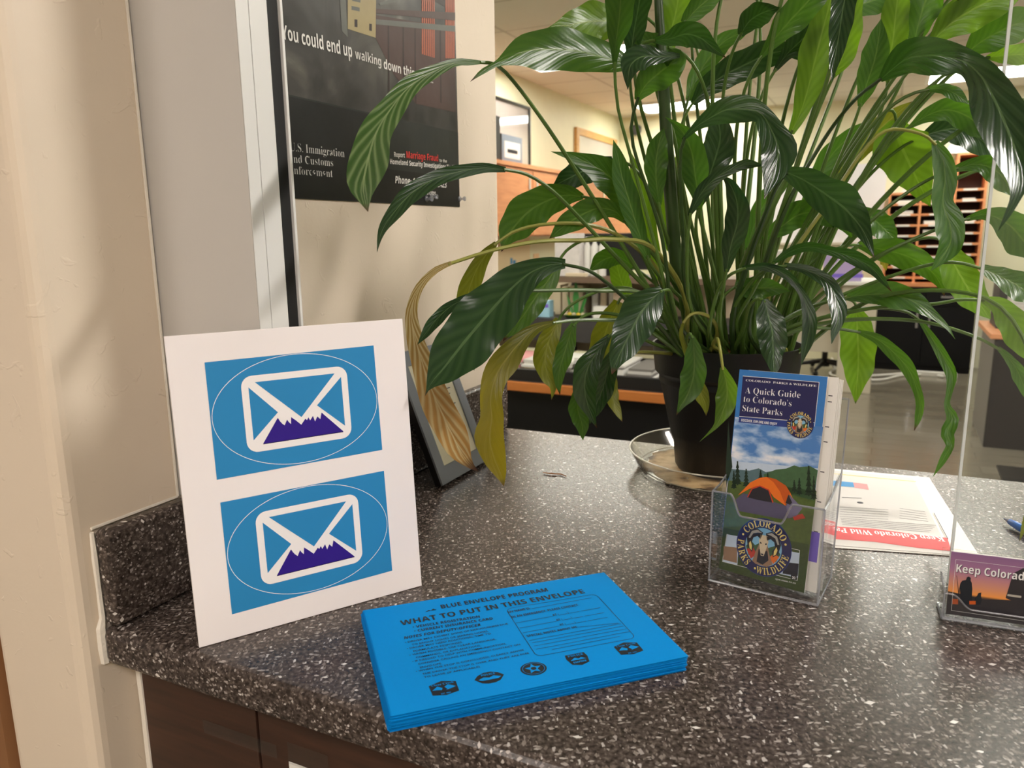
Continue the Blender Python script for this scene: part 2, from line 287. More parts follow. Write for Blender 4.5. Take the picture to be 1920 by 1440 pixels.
# ------------------------------------------------------------------ mesh builder
ORG = {}
class MB:
    def __init__(s): s.v = []; s.f = []; s.mi = []; s.uv = []
    def add(s, vs, fs, mi=0, uvs=None):
        b = len(s.v); s.v += [Vector(v) for v in vs]
        for f in fs: s.f.append([b+i for i in f]); s.mi.append(mi)
        s.uv += uvs if uvs else [(0, 0)]*len(vs)
    def box(s, o, a, b, c, mi=0):
        o = Vector(o); vs = [o, o+a, o+a+b, o+b, o+c, o+a+c, o+a+b+c, o+b+c]
        s.add(vs, [(0, 3, 2, 1), (4, 5, 6, 7), (0, 1, 5, 4), (1, 2, 6, 5), (2, 3, 7, 6), (3, 0, 4, 7)] if a.cross(b).dot(c) > 0 else
              [(0, 1, 2, 3), (4, 7, 6, 5), (0, 4, 5, 1), (1, 5, 6, 2), (2, 6, 7, 3), (3, 7, 4, 0)], mi)
    def wb(s, s0, s1, t0, t1, z0, z1, mi=0):
        s.box(W(min(s0, s1), min(t0, t1), min(z0, z1)), WS*abs(s1-s0), WT*abs(t1-t0), Z*abs(z1-z0), mi)
    def lathe(s, c, prof, n=48, mi=0, axis=None, cap=True):
        c = Vector(c); ax = axis or Z; a = ax.orthogonal().normalized() if axis else Vector((1, 0, 0)); b = ax.cross(a)
        vs = []; k = len(prof)
        for i in range(n):
            an = 2*math.pi*i/n
            for r, z in prof: vs.append(c + a*(r*math.cos(an)) + b*(r*math.sin(an)) + ax*z)
        fs = [(i*k+j, ((i+1) % n)*k+j, ((i+1) % n)*k+j+1, i*k+j+1) for i in range(n) for j in range(k-1)]
        s.add(vs, fs, mi)
        if not cap: return
        if prof[0][0] > 1e-6: s.f.append([len(s.v)-n*k+i*k for i in range(n)][::-1]); s.mi.append(mi)
        if prof[-1][0] > 1e-6: s.f.append([len(s.v)-n*k+i*k+k-1 for i in range(n)]); s.mi.append(mi)
    def tube(s, pts, rad, n=8, mi=0, cap=True):
        pts = [Vector(p) for p in pts]; vs = []; k = len(pts); up = None
        for i, p in enumerate(pts):
            t = (pts[min(i+1, k-1)]-pts[max(i-1, 0)]).normalized()
            a = (up - t*up.dot(t)).normalized() if up is not None and (up - t*up.dot(t)).length > 1e-6 else t.orthogonal().normalized()
            up = a; b = t.cross(a); r = rad[i] if hasattr(rad, '__len__') else rad
            for j in range(n): an = 2*math.pi*j/n; vs.append(p + a*(r*math.cos(an)) + b*(r*math.sin(an)))
        fs = [(i*n+j, i*n+(j+1) % n, (i+1)*n+(j+1) % n, (i+1)*n+j) for i in range(k-1) for j in range(n)]
        if cap: fs += [list(range(n))[::-1], [(k-1)*n+j for j in range(n)]]
        s.add(vs, fs, mi)
    def prism(s, poly, ext, mi=0):
        k = len(poly); poly = [Vector(p) for p in poly]
        s.add(poly + [p+ext for p in poly], [list(range(k))[::-1], list(range(k, 2*k))] + [(i, (i+1) % k, k+(i+1) % k, k+i) for i in range(k)], mi)
    def build(s, name, mats, parent=None, smooth=False, bevel=0, org=None, fix=True, seg=2):
        if not isinstance(mats, (list, tuple)): mats = [mats]
        if parent is not None: O = ORG[parent.name]
        else:
            lo = min(v.z for v in s.v); cx = sum((v.x for v in s.v))/len(s.v); cy = sum((v.y for v in s.v))/len(s.v)
            O = Vector(org) if org else Vector((cx, cy, lo))
        me = bpy.data.meshes.new(name); me.from_pydata([v-O for v in s.v], [], s.f)
        for m_ in mats: me.materials.append(M[m_] if isinstance(m_, str) else m_)
        for p, i in zip(me.polygons, s.mi): p.material_index = i; p.use_smooth = smooth
        if any(u != (0, 0) for u in s.uv):
            ul = me.uv_layers.new(name='UVMap')
            for l in me.loops: ul.data[l.index].uv = s.uv[l.vertex_index]
        if smooth and name != 'leaf': me.set_sharp_from_angle(angle=math.radians(38))
        if fix:
            bm = bmesh.new(); bm.from_mesh(me); bmesh.ops.recalc_face_normals(bm, faces=bm.faces); bm.to_mesh(me); bm.free()
        o = bpy.data.objects.new(name, me); C.objects.link(o)
        if parent is not None: o.parent = parent
        else: o.location = O
        ORG[o.name] = O
        if bevel:
            md = o.modifiers.new('bevel', 'BEVEL'); md.width = bevel; md.segments = seg; md.limit_method = 'ANGLE'; md.angle_limit = math.radians(40)
        return o
def tag(o, label=None, cat=None, group=None, kind=None):
    for k, v in (('label', label), ('category', cat), ('group', group), ('kind', kind)):
        if v: o[k] = v
    return o
def empty(name, loc, label, cat, group=None):
    o = bpy.data.objects.new(name, None); C.objects.link(o); o.location = loc; o.empty_display_size = .02; ORG[o.name] = Vector(loc)
    return tag(o, label, cat, group)
def wbox(name, a, mat_, parent=None, bevel=0, **k):
    b = MB(); b.wb(*a); return b.build(name, mat_, parent, bevel=bevel, **k)

# ------------------------------------------------------------------ text and print
def sty(s, st):
    t = {'b': (0x1D5D4, 0x1D5EE, 0x1D7EC), 's': (0x1D400, 0x1D41A, 0x1D7CE), 'i': (0x1D63C, 0x1D656, 0x1D7EC)}.get(st)
    if not t: return s
    return ''.join(chr(t[0]+ord(c)-65) if 'A' <= c <= 'Z' else chr(t[1]+ord(c)-97) if 'a' <= c <= 'z' else chr(t[2]+ord(c)-48) if '0' <= c <= '9' else c for c in s)
TC = {}
def glyphs(s, st='p', off=0.0):
    k = (s, st, off)
    if k in TC: return TC[k]
    c = bpy.data.curves.new('t', 'FONT'); c.body = sty(s, st); c.resolution_u = 2; c.offset = off
    o = bpy.data.objects.new('t', c); C.objects.link(o); bpy.context.view_layer.update()
    e = o.evaluated_get(bpy.context.evaluated_depsgraph_get()); me = e.to_mesh()
    vs = [(v.co.x, v.co.y) for v in me.vertices]; fs = [tuple(p.vertices) for p in me.polygons]
    e.to_mesh_clear(); bpy.data.objects.remove(o); bpy.data.curves.remove(c)
    x0 = min([v[0] for v in vs] or [0]); x1 = max([v[0] for v in vs] or [1])
    TC[k] = (vs, fs, x0, x1); return TC[k]
def capH(st): v = glyphs('H', st)[0]; return max(p[1] for p in v)

def homog(src, dst):
    A = []; b = []
    for (x, y), (u, v) in zip(src, dst):
        A.append([x, y, 1, 0, 0, 0, -u*x, -u*y]); b.append(u)
        A.append([0, 0, 0, x, y, 1, -v*x, -v*y]); b.append(v)
    h = np.linalg.solve(np.array(A, float), np.array(b, float)); return h
class Surf:
    """a flat sheet: origin, x and y directions, normal; loc() turns a photo pixel into sheet coordinates"""
    def __init__(s, O, X, Y, quad=None, w=1, h=1, zoom=None):
        s.O = Vector(O); s.X = Vector(X).normalized(); s.Y = Vector(Y).normalized(); s.Nn = s.X.cross(s.Y).normalized()
        s.zoom = zoom or (0, 0, 1); s.h = homog(quad, [(0, 0), (w, 0), (w, h), (0, h)]) if quad else None
        s.parts = {}
    def loc(s, x, y, raw=False):
        if not raw: x = s.zoom[0]+x/s.zoom[2]; y = s.zoom[1]+y/s.zoom[2]
        if s.h is not None:
            h = s.h; d = h[6]*x+h[7]*y+1; return ((h[0]*x+h[1]*y+h[2])/d, (h[3]*x+h[4]*y+h[5])/d)
        q = PPL(x, y, s.O, s.Nn)-s.O; return q.dot(s.X), q.dot(s.Y)
    def pt(s, u, v, n=0): return s.O + s.X*u + s.Y*v + s.Nn*n
    def _p(s, part):
        if part not in s.parts: s.parts[part] = (MB(), [])
        return s.parts[part]
    def loc_poly(s, pts, col, lvl=1, part='printed_picture'):
        mb, ms = s._p(part)
        if col not in ms: ms.append(col)
        mb.add([s.pt(u, v, .0001+.00011*lvl) for u, v in pts], [list(range(len(pts)))], ms.index(col))
    def poly(s, pts, col, lvl=1, part='printed_picture'): s.loc_poly([s.loc(*p) for p in pts], col, lvl, part)
    def ell(s, c, a, b, col, lvl=1, part='printed_picture', ang=0, n=40, ring=0, a0=0, a1=2*math.pi):
        ca, sa = math.cos(ang), math.sin(ang)
        f = lambda k, t: (c[0]+k[0]*math.cos(t)*ca-k[1]*math.sin(t)*sa, c[1]+k[0]*math.cos(t)*sa+k[1]*math.sin(t)*ca)
        if not ring: s.loc_poly([f((a, b), a0+(a1-a0)*i/n) for i in range(n)], col, lvl, part)
        else:
            mb, ms = s._p(part)
            if col not in ms: ms.append(col)
            vs = []; 
            for i in range(n): t = 2*math.pi*i/n; vs += [s.pt(*f((a, b), t), .0001+.00011*lvl), s.pt(*f((a-ring, b-ring), t), .0001+.00011*lvl)]
            mb.add(vs, [(2*i, 2*((i+1) % n), 2*((i+1) % n)+1, 2*i+1) for i in range(n)], ms.index(col))
    def line(s, p0, p1, wd, col, lvl=2, part='printed_text'):
        a = Vector(s.loc(*p0)); b = Vector(s.loc(*p1)); d = (b-a).normalized(); q = Vector((-d.y, d.x))*wd/2
        s.loc_poly([a-q, b-q, b+q, a+q], col, lvl, part)
    def text(s, txt, p0, p1, cap, col, st='p', lvl=3, part='printed_text', loc=False, off=0, slant=0):
        vs, fs, x0, x1 = glyphs(txt, st, off)
        a = Vector(p0 if loc else s.loc(*p0)); b = Vector(p1 if loc else s.loc(*p1)); d = b-a; L = d.length; d /= L; q = Vector((-d.y, d.x))
        hh = cap if loc else (Vector(s.loc(p0[0], p0[1]-cap))-a).length
        kx = L/(x1-x0); ky = hh/capH(st)
        mb, ms = s._p(part)
        if col not in ms: ms.append(col)
        mb.add([s.pt(*(a + d*((x-x0)*kx + slant*y*ky) + q*(y*ky)), .0001+.00011*lvl) for x, y in vs], fs, ms.index(col))
    def arc(s, txt, c, r, cap, ac, col, st='b', lvl=3, part='printed_text', cw=True, k=1.0):
        """text on a circle, centred on angle ac; cw=True reads along the top"""
        H_ = capH(st); sz = cap/H_
        wd = [(glyphs(ch, st)[3]-glyphs(ch, st)[2] + .12)*sz*k if ch != ' ' else .3*sz for ch in txt]
        tot = sum(wd); run = -tot/2
        mb, ms = s._p(part)
        if col not in ms: ms.append(col)
        for ch, w_ in zip(txt, wd):
            if ch != ' ':
                vs, fs, x0, x1 = glyphs(ch, st); mid = run+w_/2; an = ac - mid/r if cw else ac + mid/r
                rd = Vector((math.cos(an), math.sin(an))); tg = Vector((math.sin(an), -math.cos(an))) if cw else Vector((-math.sin(an), math.cos(an))); upv = rd if cw else -rd
                base = Vector(c) + rd*(r-cap/2 if cw else r+cap/2)
                mb.add([s.pt(*(base + tg*((x-(x0+x1)/2)*sz*k) + upv*(y*sz)), .0001+.00011*lvl) for x, y in vs], fs, ms.index(col))
            run += w_
    def finish(s, parent):
        for part, (mb, ms) in s.parts.items():
            mb.build(part.split('#')[0], ms, parent, fix=False)

exec_parts = []
# ================================================================== the setting
def structure(o): o['kind'] = 'structure'; return o
b = MB(); b.wb(-3.2, 8.5, -2.55, 6.5, ZF-.05, ZF); structure(b.build('floor', 'floor'))
b = MB(); b.wb(-3.2, 8.5, -2.55, 6.5, ZC, ZC+.05); structure(b.build('ceiling', 'ceiling'))
tL = PS(0, 1262, -.435)[1]
SE = .432
# stub wall that carries the poster; its near end has a rounded corner
b = MB(); b.wb(-.435, SE, tL, 0, ZF, ZC); structure(b.build('wall_left', 'wall', bevel=.014, seg=4))
structure(wbox('trim_1', (-.441, -.40, tL-.016, tL+.001, ZF, 1.1), mat('brown_door_casing', srgb(140, 98, 62), .5)))
structure(wbox('doorway_void', (-.39, -.36, tL-.9, tL-.016, ZF, 1.05), mat('dark_doorway_shade', srgb(36, 32, 29), .6)))  # dark colour stands in for the shade of the void beside the casing
structure(wbox('wall_entrance', (-.43, -.3, -2.5, tL-.9, ZF, ZC), 'wall'))
SB = 8.25; TLW = -2.36
structure(wbox('wall_office_left', (.3, SB+.1, TLW-.1, TLW, ZF, ZC), 'wall_office'))
structure(wbox('wall_office_back', (SB, SB+.1, TLW, 6.5, ZF, ZC), 'wall_office'))
structure(wbox('wall_right', (-3.2, 8.5, 6.4, 6.5, ZF, ZC), 'wall_office'))
structure(wbox('wall_behind', (-3.3, -3.2, -2.5, 6.5, ZF, ZC), 'wall'))

# ceiling lights: recessed 2 x 4 troffers, office (cool white) and lobby (warm white), some added as unseen fill
M['lamp'] = mat('lamp_diffuser', (1, 1, 1, 1), .5, emit=(1.0, .985, .87, 1), es=15.5)
M['lamp_fill'] = mat('lamp_diffuser_fill', (1, 1, 1, 1), .5, emit=(1.0, .91, .85, 1), es=21)
M['lampk'] = mat('lamp_diffuser_key', (1, 1, 1, 1), .5, emit=(1.0, .93, .87, 1), es=118)
M['lamp_fill_left'] = mat('lamp_diffuser_fill_left', (1, 1, 1, 1), .5, emit=(1.0, .90, .82, 1), es=25)
M['lampn'] = mat('lamp_diffuser_near', (1, 1, 1, 1), .5, emit=(1.0, .985, .87, 1), es=9)
M['lamp_frame'] = mat('white_lamp_frame', srgb(235, 235, 232), .5)
def troffer(s, t, ds, dt, label, m_='lamp', grp='ceiling lights over the office'):
    o = empty('ceiling_light', W(s, t, ZC-.03), label, 'ceiling light', grp)
    wbox('diffuser', (s-ds/2+.03, s+ds/2-.03, t-dt/2+.03, t+dt/2-.03, ZC-.018, ZC-.008), m_, o)
    b = MB()
    for q in ((s-ds/2, s-ds/2+.03, t-dt/2, t+dt/2), (s+ds/2-.03, s+ds/2, t-dt/2, t+dt/2), (s-ds/2+.03, s+ds/2-.03, t-dt/2, t-dt/2+.03), (s-ds/2+.03, s+ds/2-.03, t+dt/2-.03, t+dt/2)):
        b.wb(*q, ZC-.024, ZC-.0005)
    b.build('frame', 'lamp_frame', o); return o
def wst(x, y): s, t, _ = ST(Vector((x, y, 0))); return s, t
for (x, y, lab) in ((.67, 6.15, 'lit ceiling panel above the left side of the office, hidden behind the top leaves'),
                    (1.98, 8.45, 'bright lit ceiling panel seen between the stems at the top centre'),
                    (2.3, 4.15, 'lit ceiling panel above the middle of the office, out of view behind the plant top'),
                    (4.3, 6.9, 'lit ceiling panel in the far right part of the office'),
                    (1.85, 2.55, 'lit ceiling panel just behind the counter, above the picture')):
    s, t = wst(x, y); troffer(s, t, .61, 1.22, lab, 'lampn' if y < 3 else 'lamp')
troffer(1.2, -1.3, .61, 1.22, 'added unseen ceiling panel that lights the left office desk from the front')  # added fill lamp that brightens the desk and hutch fronts
troffer(.70, 2.25, .26, 1.22, 'warm lit ceiling panel over the lobby to the right of the counter', 'lampk', 'ceiling lights over the lobby')
troffer(-2.0, 1.7, .61, 1.22, 'warm ceiling panel added as front fill over the lobby behind the viewer', 'lamp_fill', 'ceiling lights over the lobby')  # added unseen lamp, fills the counter side with warm frontal light
troffer(-2.3, -.35, .61, .61, 'square warm ceiling panel added as side fill near the entrance wall', 'lamp_fill_left', 'ceiling lights over the lobby')  # added unseen lamp, placed so the wall end shades the grey channel

# ================================================================== counter
f0 = PZ(225, 1256, -.038); f1 = PZ(560, 1369, -.038); fd = (f1-f0).normalized(); fs0 = ST(f0)
r0 = PZ(945, 800, 0); r1 = PZ(1920, 902, 0); rd = (r1-r0).normalized()
f0.z = r0.z = 0
def line_at_t(p, d, t): k = (t - ST(p)[1])/d.dot(WT); return p + d*k
A_ = line_at_t(f0, fd, .0012); B_ = line_at_t(f0, fd, 2.4); C_ = line_at_t(r0, rd, 2.4); D_ = line_at_t(r0, rd, .0012)
b = MB(); b.prism([A_-Z*.038, B_-Z*.038, C_-Z*.038, D_-Z*.038], Z*.038)
ct = b.build('countertop', 'counter', bevel=.008, seg=3)
tag(ct, 'speckled dark grey laminate service countertop carrying the plant and leaflets', 'countertop')
sF = ST(A_)[0]; sR = ST(D_)[0]
b = MB(); b.wb(sF+.004, sR, .0012, .0212, .0004, .0975)
tag(b.build('backsplash', 'counter', bevel=.007, seg=3), 'low speckled laminate backsplash strip along the wall under the poster', 'backsplash')
# caulk between wall and backsplash
b = MB(); pts = [W(sF+.001, .002, z) for z in (-.036, -.02, 0)] + [W(sF+.003, .003, z) for z in (.01, .04, .07, .095)]
b.tube(pts, [.004, .005, .0045, .003, .0025, .003, .002], 6)
b.tube([W(s_, .0014, .098) for s_ in (sF+.004, sF+.03, sF+.06, sF+.1)], .0016, 6)
tag(b.build('caulk_bead', 'caulk'), 'uneven white caulk bead at the end of the backsplash', 'caulk')
# base cabinets
base = empty('counter_base', W(sF+.03, .5, ZF), 'dark brown wood panelled counter base below the speckled top', 'counter base')
nrm_ = Vector((-fd.y, fd.x, 0)); nrm_ = nrm_ if nrm_.dot(WS) > 0 else -nrm_
q0 = line_at_t(f0, fd, .012) + nrm_*.028; sm = PPL(481, 1345, q0, nrm_); L1 = (Vector((sm.x, sm.y, 0))-Vector((q0.x, q0.y, 0))).length
k = 0
for wd_ in (L1, .55, .55, .55):
    b = MB(); b.box(q0+fd*(k+.0015)+Z*(ZF+.001), fd*(wd_-.003), nrm_*.02, Z*(-.0385-ZF-.001)); b.build('panel', 'base_wood', base, bevel=.001); k += wd_
b = MB(); b.box(q0+nrm_*.021+fd*.002+Z*(ZF+.001), fd*(k-.01), nrm_*.5, Z*(-.0385-ZF-.001)); b.build('carcass', 'blackm', base)
b = MB(); b.tube([q0 + fd*.000 - fd*.004 + nrm_*.004 + Z*z for z in (-.04, -.1, -.2, -.4, -.7, -1.06)], [.005, .0045, .0055, .0045, .005, .005], 6); b.build('caulk_bead', 'caulk', base)
# paper notice taped to the panel
q = PPL(541, 1412, q0-nrm_*.0004, nrm_); b = MB(); b.box(q-nrm_*.0006+Z*(-.22), fd*.16, nrm_*.0003, Z*.212)
nt_ = b.build('paper_notice', 'paper'); tag(nt_, 'white paper notice taped to the brown counter panel at the bottom edge', 'notice')
b = MB(); b.box(q-nrm_*.0009+fd*.0-Z*.01, fd*.045, nrm_*.0001, Z*.022); b.build('clear_tape', 'holder', nt_)
b = MB(); ta = PPL(381, 1352, q0-nrm_*.0004, nrm_); b.box(ta-nrm_*.0003-Z*.012, fd*.09, nrm_*.0001, Z*.014)
tag(b.build('clear_tape', 'holder'), 'strip of clear tape stuck on the brown counter panel', 'tape')

# ================================================================== shutter guide at the wall
g = empty('shutter_guide', W(-.29, .07, 0), 'tall grey and silver metal shutter guide standing behind the envelope sign', 'shutter guide')
b = MB(); b.wb(-.3125, -.262, .0225, .0488, .0005, ZC-.001); b.wb(-.3125, -.262, .0008, .0225, .099, ZC-.001)
b.build('grey_channel', 'grey_metal', g)
b = MB(); b.wb(-.3145, -.2995, .0500, .1322, .0005, ZC-.001); b.build('grey_cover', 'grey_metal', g)
b = MB(); b.tube([W(-.3150, .0012, z) for z in (.0985, .2, .35, .5, .7, .9, 1.2, 1.69)], [.0016, .0013, .0017, .0014, .0018, .0013, .0016, .0014], 6); b.build('caulk_bead', 'caulk', g)
b = MB(); b.wb(-.2990, -.2772, .0706, .1330, .0005, ZC-.001); b.wb(-.3143, -.2998, .1324, .1330, .0005, ZC-.001); b.build('silver_rail', 'alu', g, bevel=.0006)
b = MB(); b.wb(-.2770, -.2600, .0706, .1300, .0005, ZC-.001); b.build('black_brush_seal', 'rubber', g, bevel=.001)
b = MB(); b.wb(-.2598, -.2565, .0706, .1326, .0005, ZC-.001); b.build('silver_lip', 'alu', g, bevel=.0006)

# ================================================================== poster
def m_poster():
    m, nt, b = new_mat('poster_storm_print'); p = wpos(nt)
    n = N(nt, 'ShaderNodeTexNoise'); n.inputs['Scale'].default_value = 7; n.inputs['Detail'].default_value = 6; n.inputs['Distortion'].default_value = .8; nt.links.new(p, n.inputs[0])
    nt.links.new(ramp(nt, n.outputs['Fac'], [(.3, srgb(26, 27, 26)), (.5, srgb(62, 60, 58)), (.6, srgb(86, 84, 78)), (.72, srgb(150, 146, 138))]), b.inputs['Base Color'])
    b.inputs['Roughness'].default_value = .32
    n2 = N(nt, 'ShaderNodeTexNoise'); n2.inputs['Scale'].default_value = 13; n2.inputs['Detail'].default_value = 2; nt.links.new(p, n2.inputs[0])
    bp = N(nt, 'ShaderNodeBump'); bp.inputs['Strength'].default_value = .5; bp.inputs['Distance'].default_value = .004
    nt.links.new(n2.outputs['Fac'], bp.inputs['Height']); nt.links.new(bp.outputs[0], b.inputs['Normal'])
    return m
M['poster'] = m_poster()
def m_print_gloss(name, col, n_=.1):
    m = mat(name, col, .35, noise=n_, nscale=60, bump=.5, bscale=13); return m
for nme, c_ in (('p_black', (14, 15, 16)), ('p_band', (34, 38, 36)), ('p_brown', (74, 54, 50)), ('p_rust', (170, 92, 66)), ('p_face', (158, 144, 104)), ('p_col', (96, 98, 92)), ('p_white', (225, 224, 218)), ('p_grey', (186, 186, 180)), ('p_light', (206, 205, 198)), ('p_red', (200, 56, 52)), ('p_dbrown', (48, 34, 32))):
    M[nme] = m_print_gloss(nme, srgb(*c_))
s0p = -.140; s1p = ST(PPL(862, 387, W(0, .001, 0), WT))[0]; zb = PT(706, 380, .001)[2]; zt = zb+.58
po = wbox('poster', (s0p, s1p, .0004, .0010, zb, zt), 'poster')
tag(po, 'dark grey and rust immigration poster pinned to the cream wall', 'poster')
S = Surf(W(s0p, .0010, zb), WS, Z, zoom=(460, 0, 3.6))
ZP = zt-zb; WP = s1p-s0p
bz = S.loc(1450, 1062)[1]
S.loc_poly([(0, 0), (WP, 0), (WP, .118), (0, .118)], 'p_band', 1)
S.loc_poly([(0, 0), (WP, 0), (WP, .047), (0, .047)], 'p_black', 2)
S.loc_poly([(0, .0), (.205, .0), (.205, .116), (0, .116)], 'p_black', 3)
def pp(pts, c, l): S.poly(pts, c, l)
S.poly([(870, 100), (1415, 190), (1420, 760), (1150, 700), (1000, 500), (880, 260)], 'p_brown', 1)
S.loc_poly([(.215, .30), (WP-.001, .30), (WP-.001, ZP-.001), (.215, ZP-.001)], 'p_dbrown', 1)
S.poly([(690, -300), (885, -290), (878, 255), (690, 195)], 'p_face', 2)
for k in range(6): S.poly([(715+k*5, 40-k*60), (770+k*5, 52-k*60), (770+k*5, 78-k*60), (715+k*5, 66-k*60)], 'p_col', 3)
S.poly([(735, 130), (755, 133), (755, 185), (735, 180)], 'p_dbrown', 3); S.poly([(835, 160), (852, 163), (852, 210), (835, 205)], 'p_dbrown', 3)
S.poly([(620, -300), (660, -300), (690, 250), (650, 210)], 'p_col', 2)
for a in range(1190, 1280, 13): S.poly([(a, -40), (a+9, -38), (a+9, 395-(1280-a)*.3), (a, 392-(1280-a)*.3)], 'p_rust', 2)
for a in range(1350, 1412, 13): S.poly([(a, -40), (a+9, -38), (a+9, 395), (a, 392)], 'p_rust', 2)
S.poly([(880, 130), (1415, 175), (1415, 215), (880, 165)], 'p_col', 3); S.poly([(880, 60), (1415, 85), (1415, 140), (880, 90)], 'p_brown', 3)
for a in (960, 1060, 1140, 1310): S.poly([(a, 170), (a+8, 171), (a+14, 700), (a+4, 690)], 'p_dbrown', 2)
for (x0, y0, x1, y1, x2) in ((900, 20, 1180, -60, 1190), (940, -40, 1200, -140, 1210)): S.poly([(x0, y0), (x1, y1), (x2, y1+30), (x0+10, y0+16)], 'p_col', 3)
S.text('You could end up', (246, 262), (720, 388), 96, 'p_white', 'b', 5, part='printed_text#headline')
S.text('walking', (740, 394), (916, 446), 62, 'p_light', 'b', 5, part='printed_text#headline')
S.text('down this aisle...', (933, 464), (1265, 562), 64, 'p_white', 'b', 5, part='printed_text#headline')
S.text('U.S. Immigration', (299, 1018), (667, 1062), 58, 'p_grey', 's', 5, off=-.016, part='printed_text#agency')
S.text('and Customs', (296, 1096), (590, 1124), 56, 'p_grey', 's', 5, off=-.016, part='printed_text#agency')
S.text('Enforcement', (289, 1172), (588, 1197), 56, 'p_grey', 's', 5, off=-.016, part='printed_text#agency')
S.text('Report', (1003, 1058), (1075, 1064), 32, 'p_white', 'b', 5, part='printed_text#report')
S.text('Marriage Fraud', (1086, 1066), (1300, 1090), 46, 'p_red', 'b', 5, part='printed_text#report')
S.text('to the', (1308, 1092), (1358, 1098), 20, 'p_white', 'b', 5, part='printed_text#report')
S.text('Homeland Security Investigations Tip Line', (975, 1106), (1432, 1148), 34, 'p_white', 'b', 5, part='printed_text#report')
S.text('Phone: 1 (866) 347-2423', (1010, 1236), (1355, 1268), 48, 'p_white', 'b', 5, slant=.15, part='printed_text#contact')
S.text('www.ice.gov/tips', (1080, 1302), (1283, 1322), 38, 'p_white', 'b', 5, part='printed_text#contact')
S.finish(po)
for (x, y, lab) in ((799, 373, 'left of the two clear push pins side by side at the poster bottom'), (808, 369, 'right of the two clear push pins side by side at the poster bottom'), (861, 373, 'clear push pin at the bottom right corner of the dark poster')):
    c = PPL(x, y, W(0, .0012, 0), WT); b = MB(); b.lathe(c, [(.0045, 0), (.0045, .0015), (.0022, .003), (.002, .008), (.0038, .0095), (.0038, .011), (0, .0115)], 16, axis=WT)
    tag(b.build('push_pin', 'holder_edge', smooth=True), lab, 'push pin', 'clear push pins in the poster')

# ================================================================== envelope sign
BLp = PZ(374, 1216, 0); BRp = PZ(791, 1099, 0); ex = (BRp-BLp).normalized(); bk_ = Z.cross(ex); bk_ = bk_ if bk_.y > 0 else -bk_
th = .079062; up_ = Z*math.cos(th)+bk_*math.sin(th)
BW, BH = (BRp-BLp).length, .2794
nf = ex.cross(up_); nf = nf if nf.y < 0 else -nf
o_ = BLp + Z*.0006 + nf*.0
b = MB(); b.box(o_, ex*BW, up_*BH, -nf*.0035)
sign = b.build('envelope_sign', 'white_board', bevel=.0003)
tag(sign, 'white foam board with two blue envelope pictures leaning against the metal shutter guide', 'sign')
S = Surf(o_, ex, up_, [(374, 1216), (791, 1099), (754, 600), (309, 633)], BW, BH, (300, 580, 2.25))
if S.Nn.dot(nf) < 0: S.Nn = -S.Nn
def emblem(d):
    L = lambda *a: tuple(Vector(S.loc(*a))+Vector(d))
    S.loc_poly([L(241, 721), L(937, 595), L(900, 157), L(190, 228)], 'print_blue', 1)
    c = (Vector(L(220, 465))+Vector(L(915, 385)))/2; a = (Vector(L(915, 385))-Vector(L(220, 465))).length/2; bb = (Vector(L(600, 195))-Vector(L(530, 655))).length/2
    S.ell(c, a, bb, 'print_white', 2, ring=.0005, n=72)
    # rounded white envelope
    p = [Vector(L(370, 612)), Vector(L(810, 540)), Vector(L(785, 240)), Vector(L(341, 290))]
    ww = ((p[1]-p[0]).length+(p[2]-p[3]).length)/2; hh = ((p[3]-p[0]).length+(p[2]-p[1]).length)/2; cc = sum(p, Vector((0, 0)))/4
    def rr(wd, hg, r, n=7):
        o = []
        for sx_, sy_, a0 in ((1, 1, 0), (-1, 1, 90), (-1, -1, 180), (1, -1, 270)):
            for i in range(n): an = math.radians(a0+90*i/(n-1)); o.append((cc.x+sx_*(wd/2-r)+r*math.cos(an), cc.y+sy_*(hg/2-r)+r*math.sin(an)))
        return o
    S.loc_poly(rr(ww, hh, .010), 'print_white', 3)
    x0, x1 = cc.x-ww/2+.0062, cc.x+ww/2-.0062; y0, y1 = cc.y-hh/2+.0062, cc.y+hh/2-.0062; t_ = .0035
    vx = Vector(L(597, 457)); vx = (vx.x, vx.y)
    S.loc_poly([(x0+.006, y1), vx, (x1-.006, y1)], 'print_blue', 4)
    pl = Vector(L(498, 437)); pr = Vector(L(662, 408))
    S.loc_poly([(x0, y1-.004), (x0, y0+.005), tuple(pl)], 'print_blue', 4)
    S.loc_poly([(x1, y1-.004), tuple(pr), (x1, y0+.006)], 'print_blue', 4)
    mt = [(408, 580), (497, 460), (506, 474), (514, 483), (526, 492), (536, 468), (545, 480), (553, 486), (553, 457), (572, 470), (596, 489), (613, 464), (620, 470), (626, 458), (633, 471), (645, 452), (654, 476), (663, 454), (676, 466), (681, 438), (783, 518)]
    pts = [Vector(L(*q)) for q in mt]; pts[0] = Vector((x0+.008, y0+.0006)); pts[-1] = Vector((x1-.002, y0+.0006))
    S.loc_poly([q-Vector((0, .0006)) for q in pts], 'ink', 4); S.loc_poly(pts, 'print_purple', 5)
d2 = Vector(S.loc(303, 1286))-Vector(S.loc(241, 721)); d2b = Vector(S.loc(945, 686))-Vector(S.loc(900, 157))
emblem((0, 0)); emblem((d2+d2b)/2)
S.finish(sign)

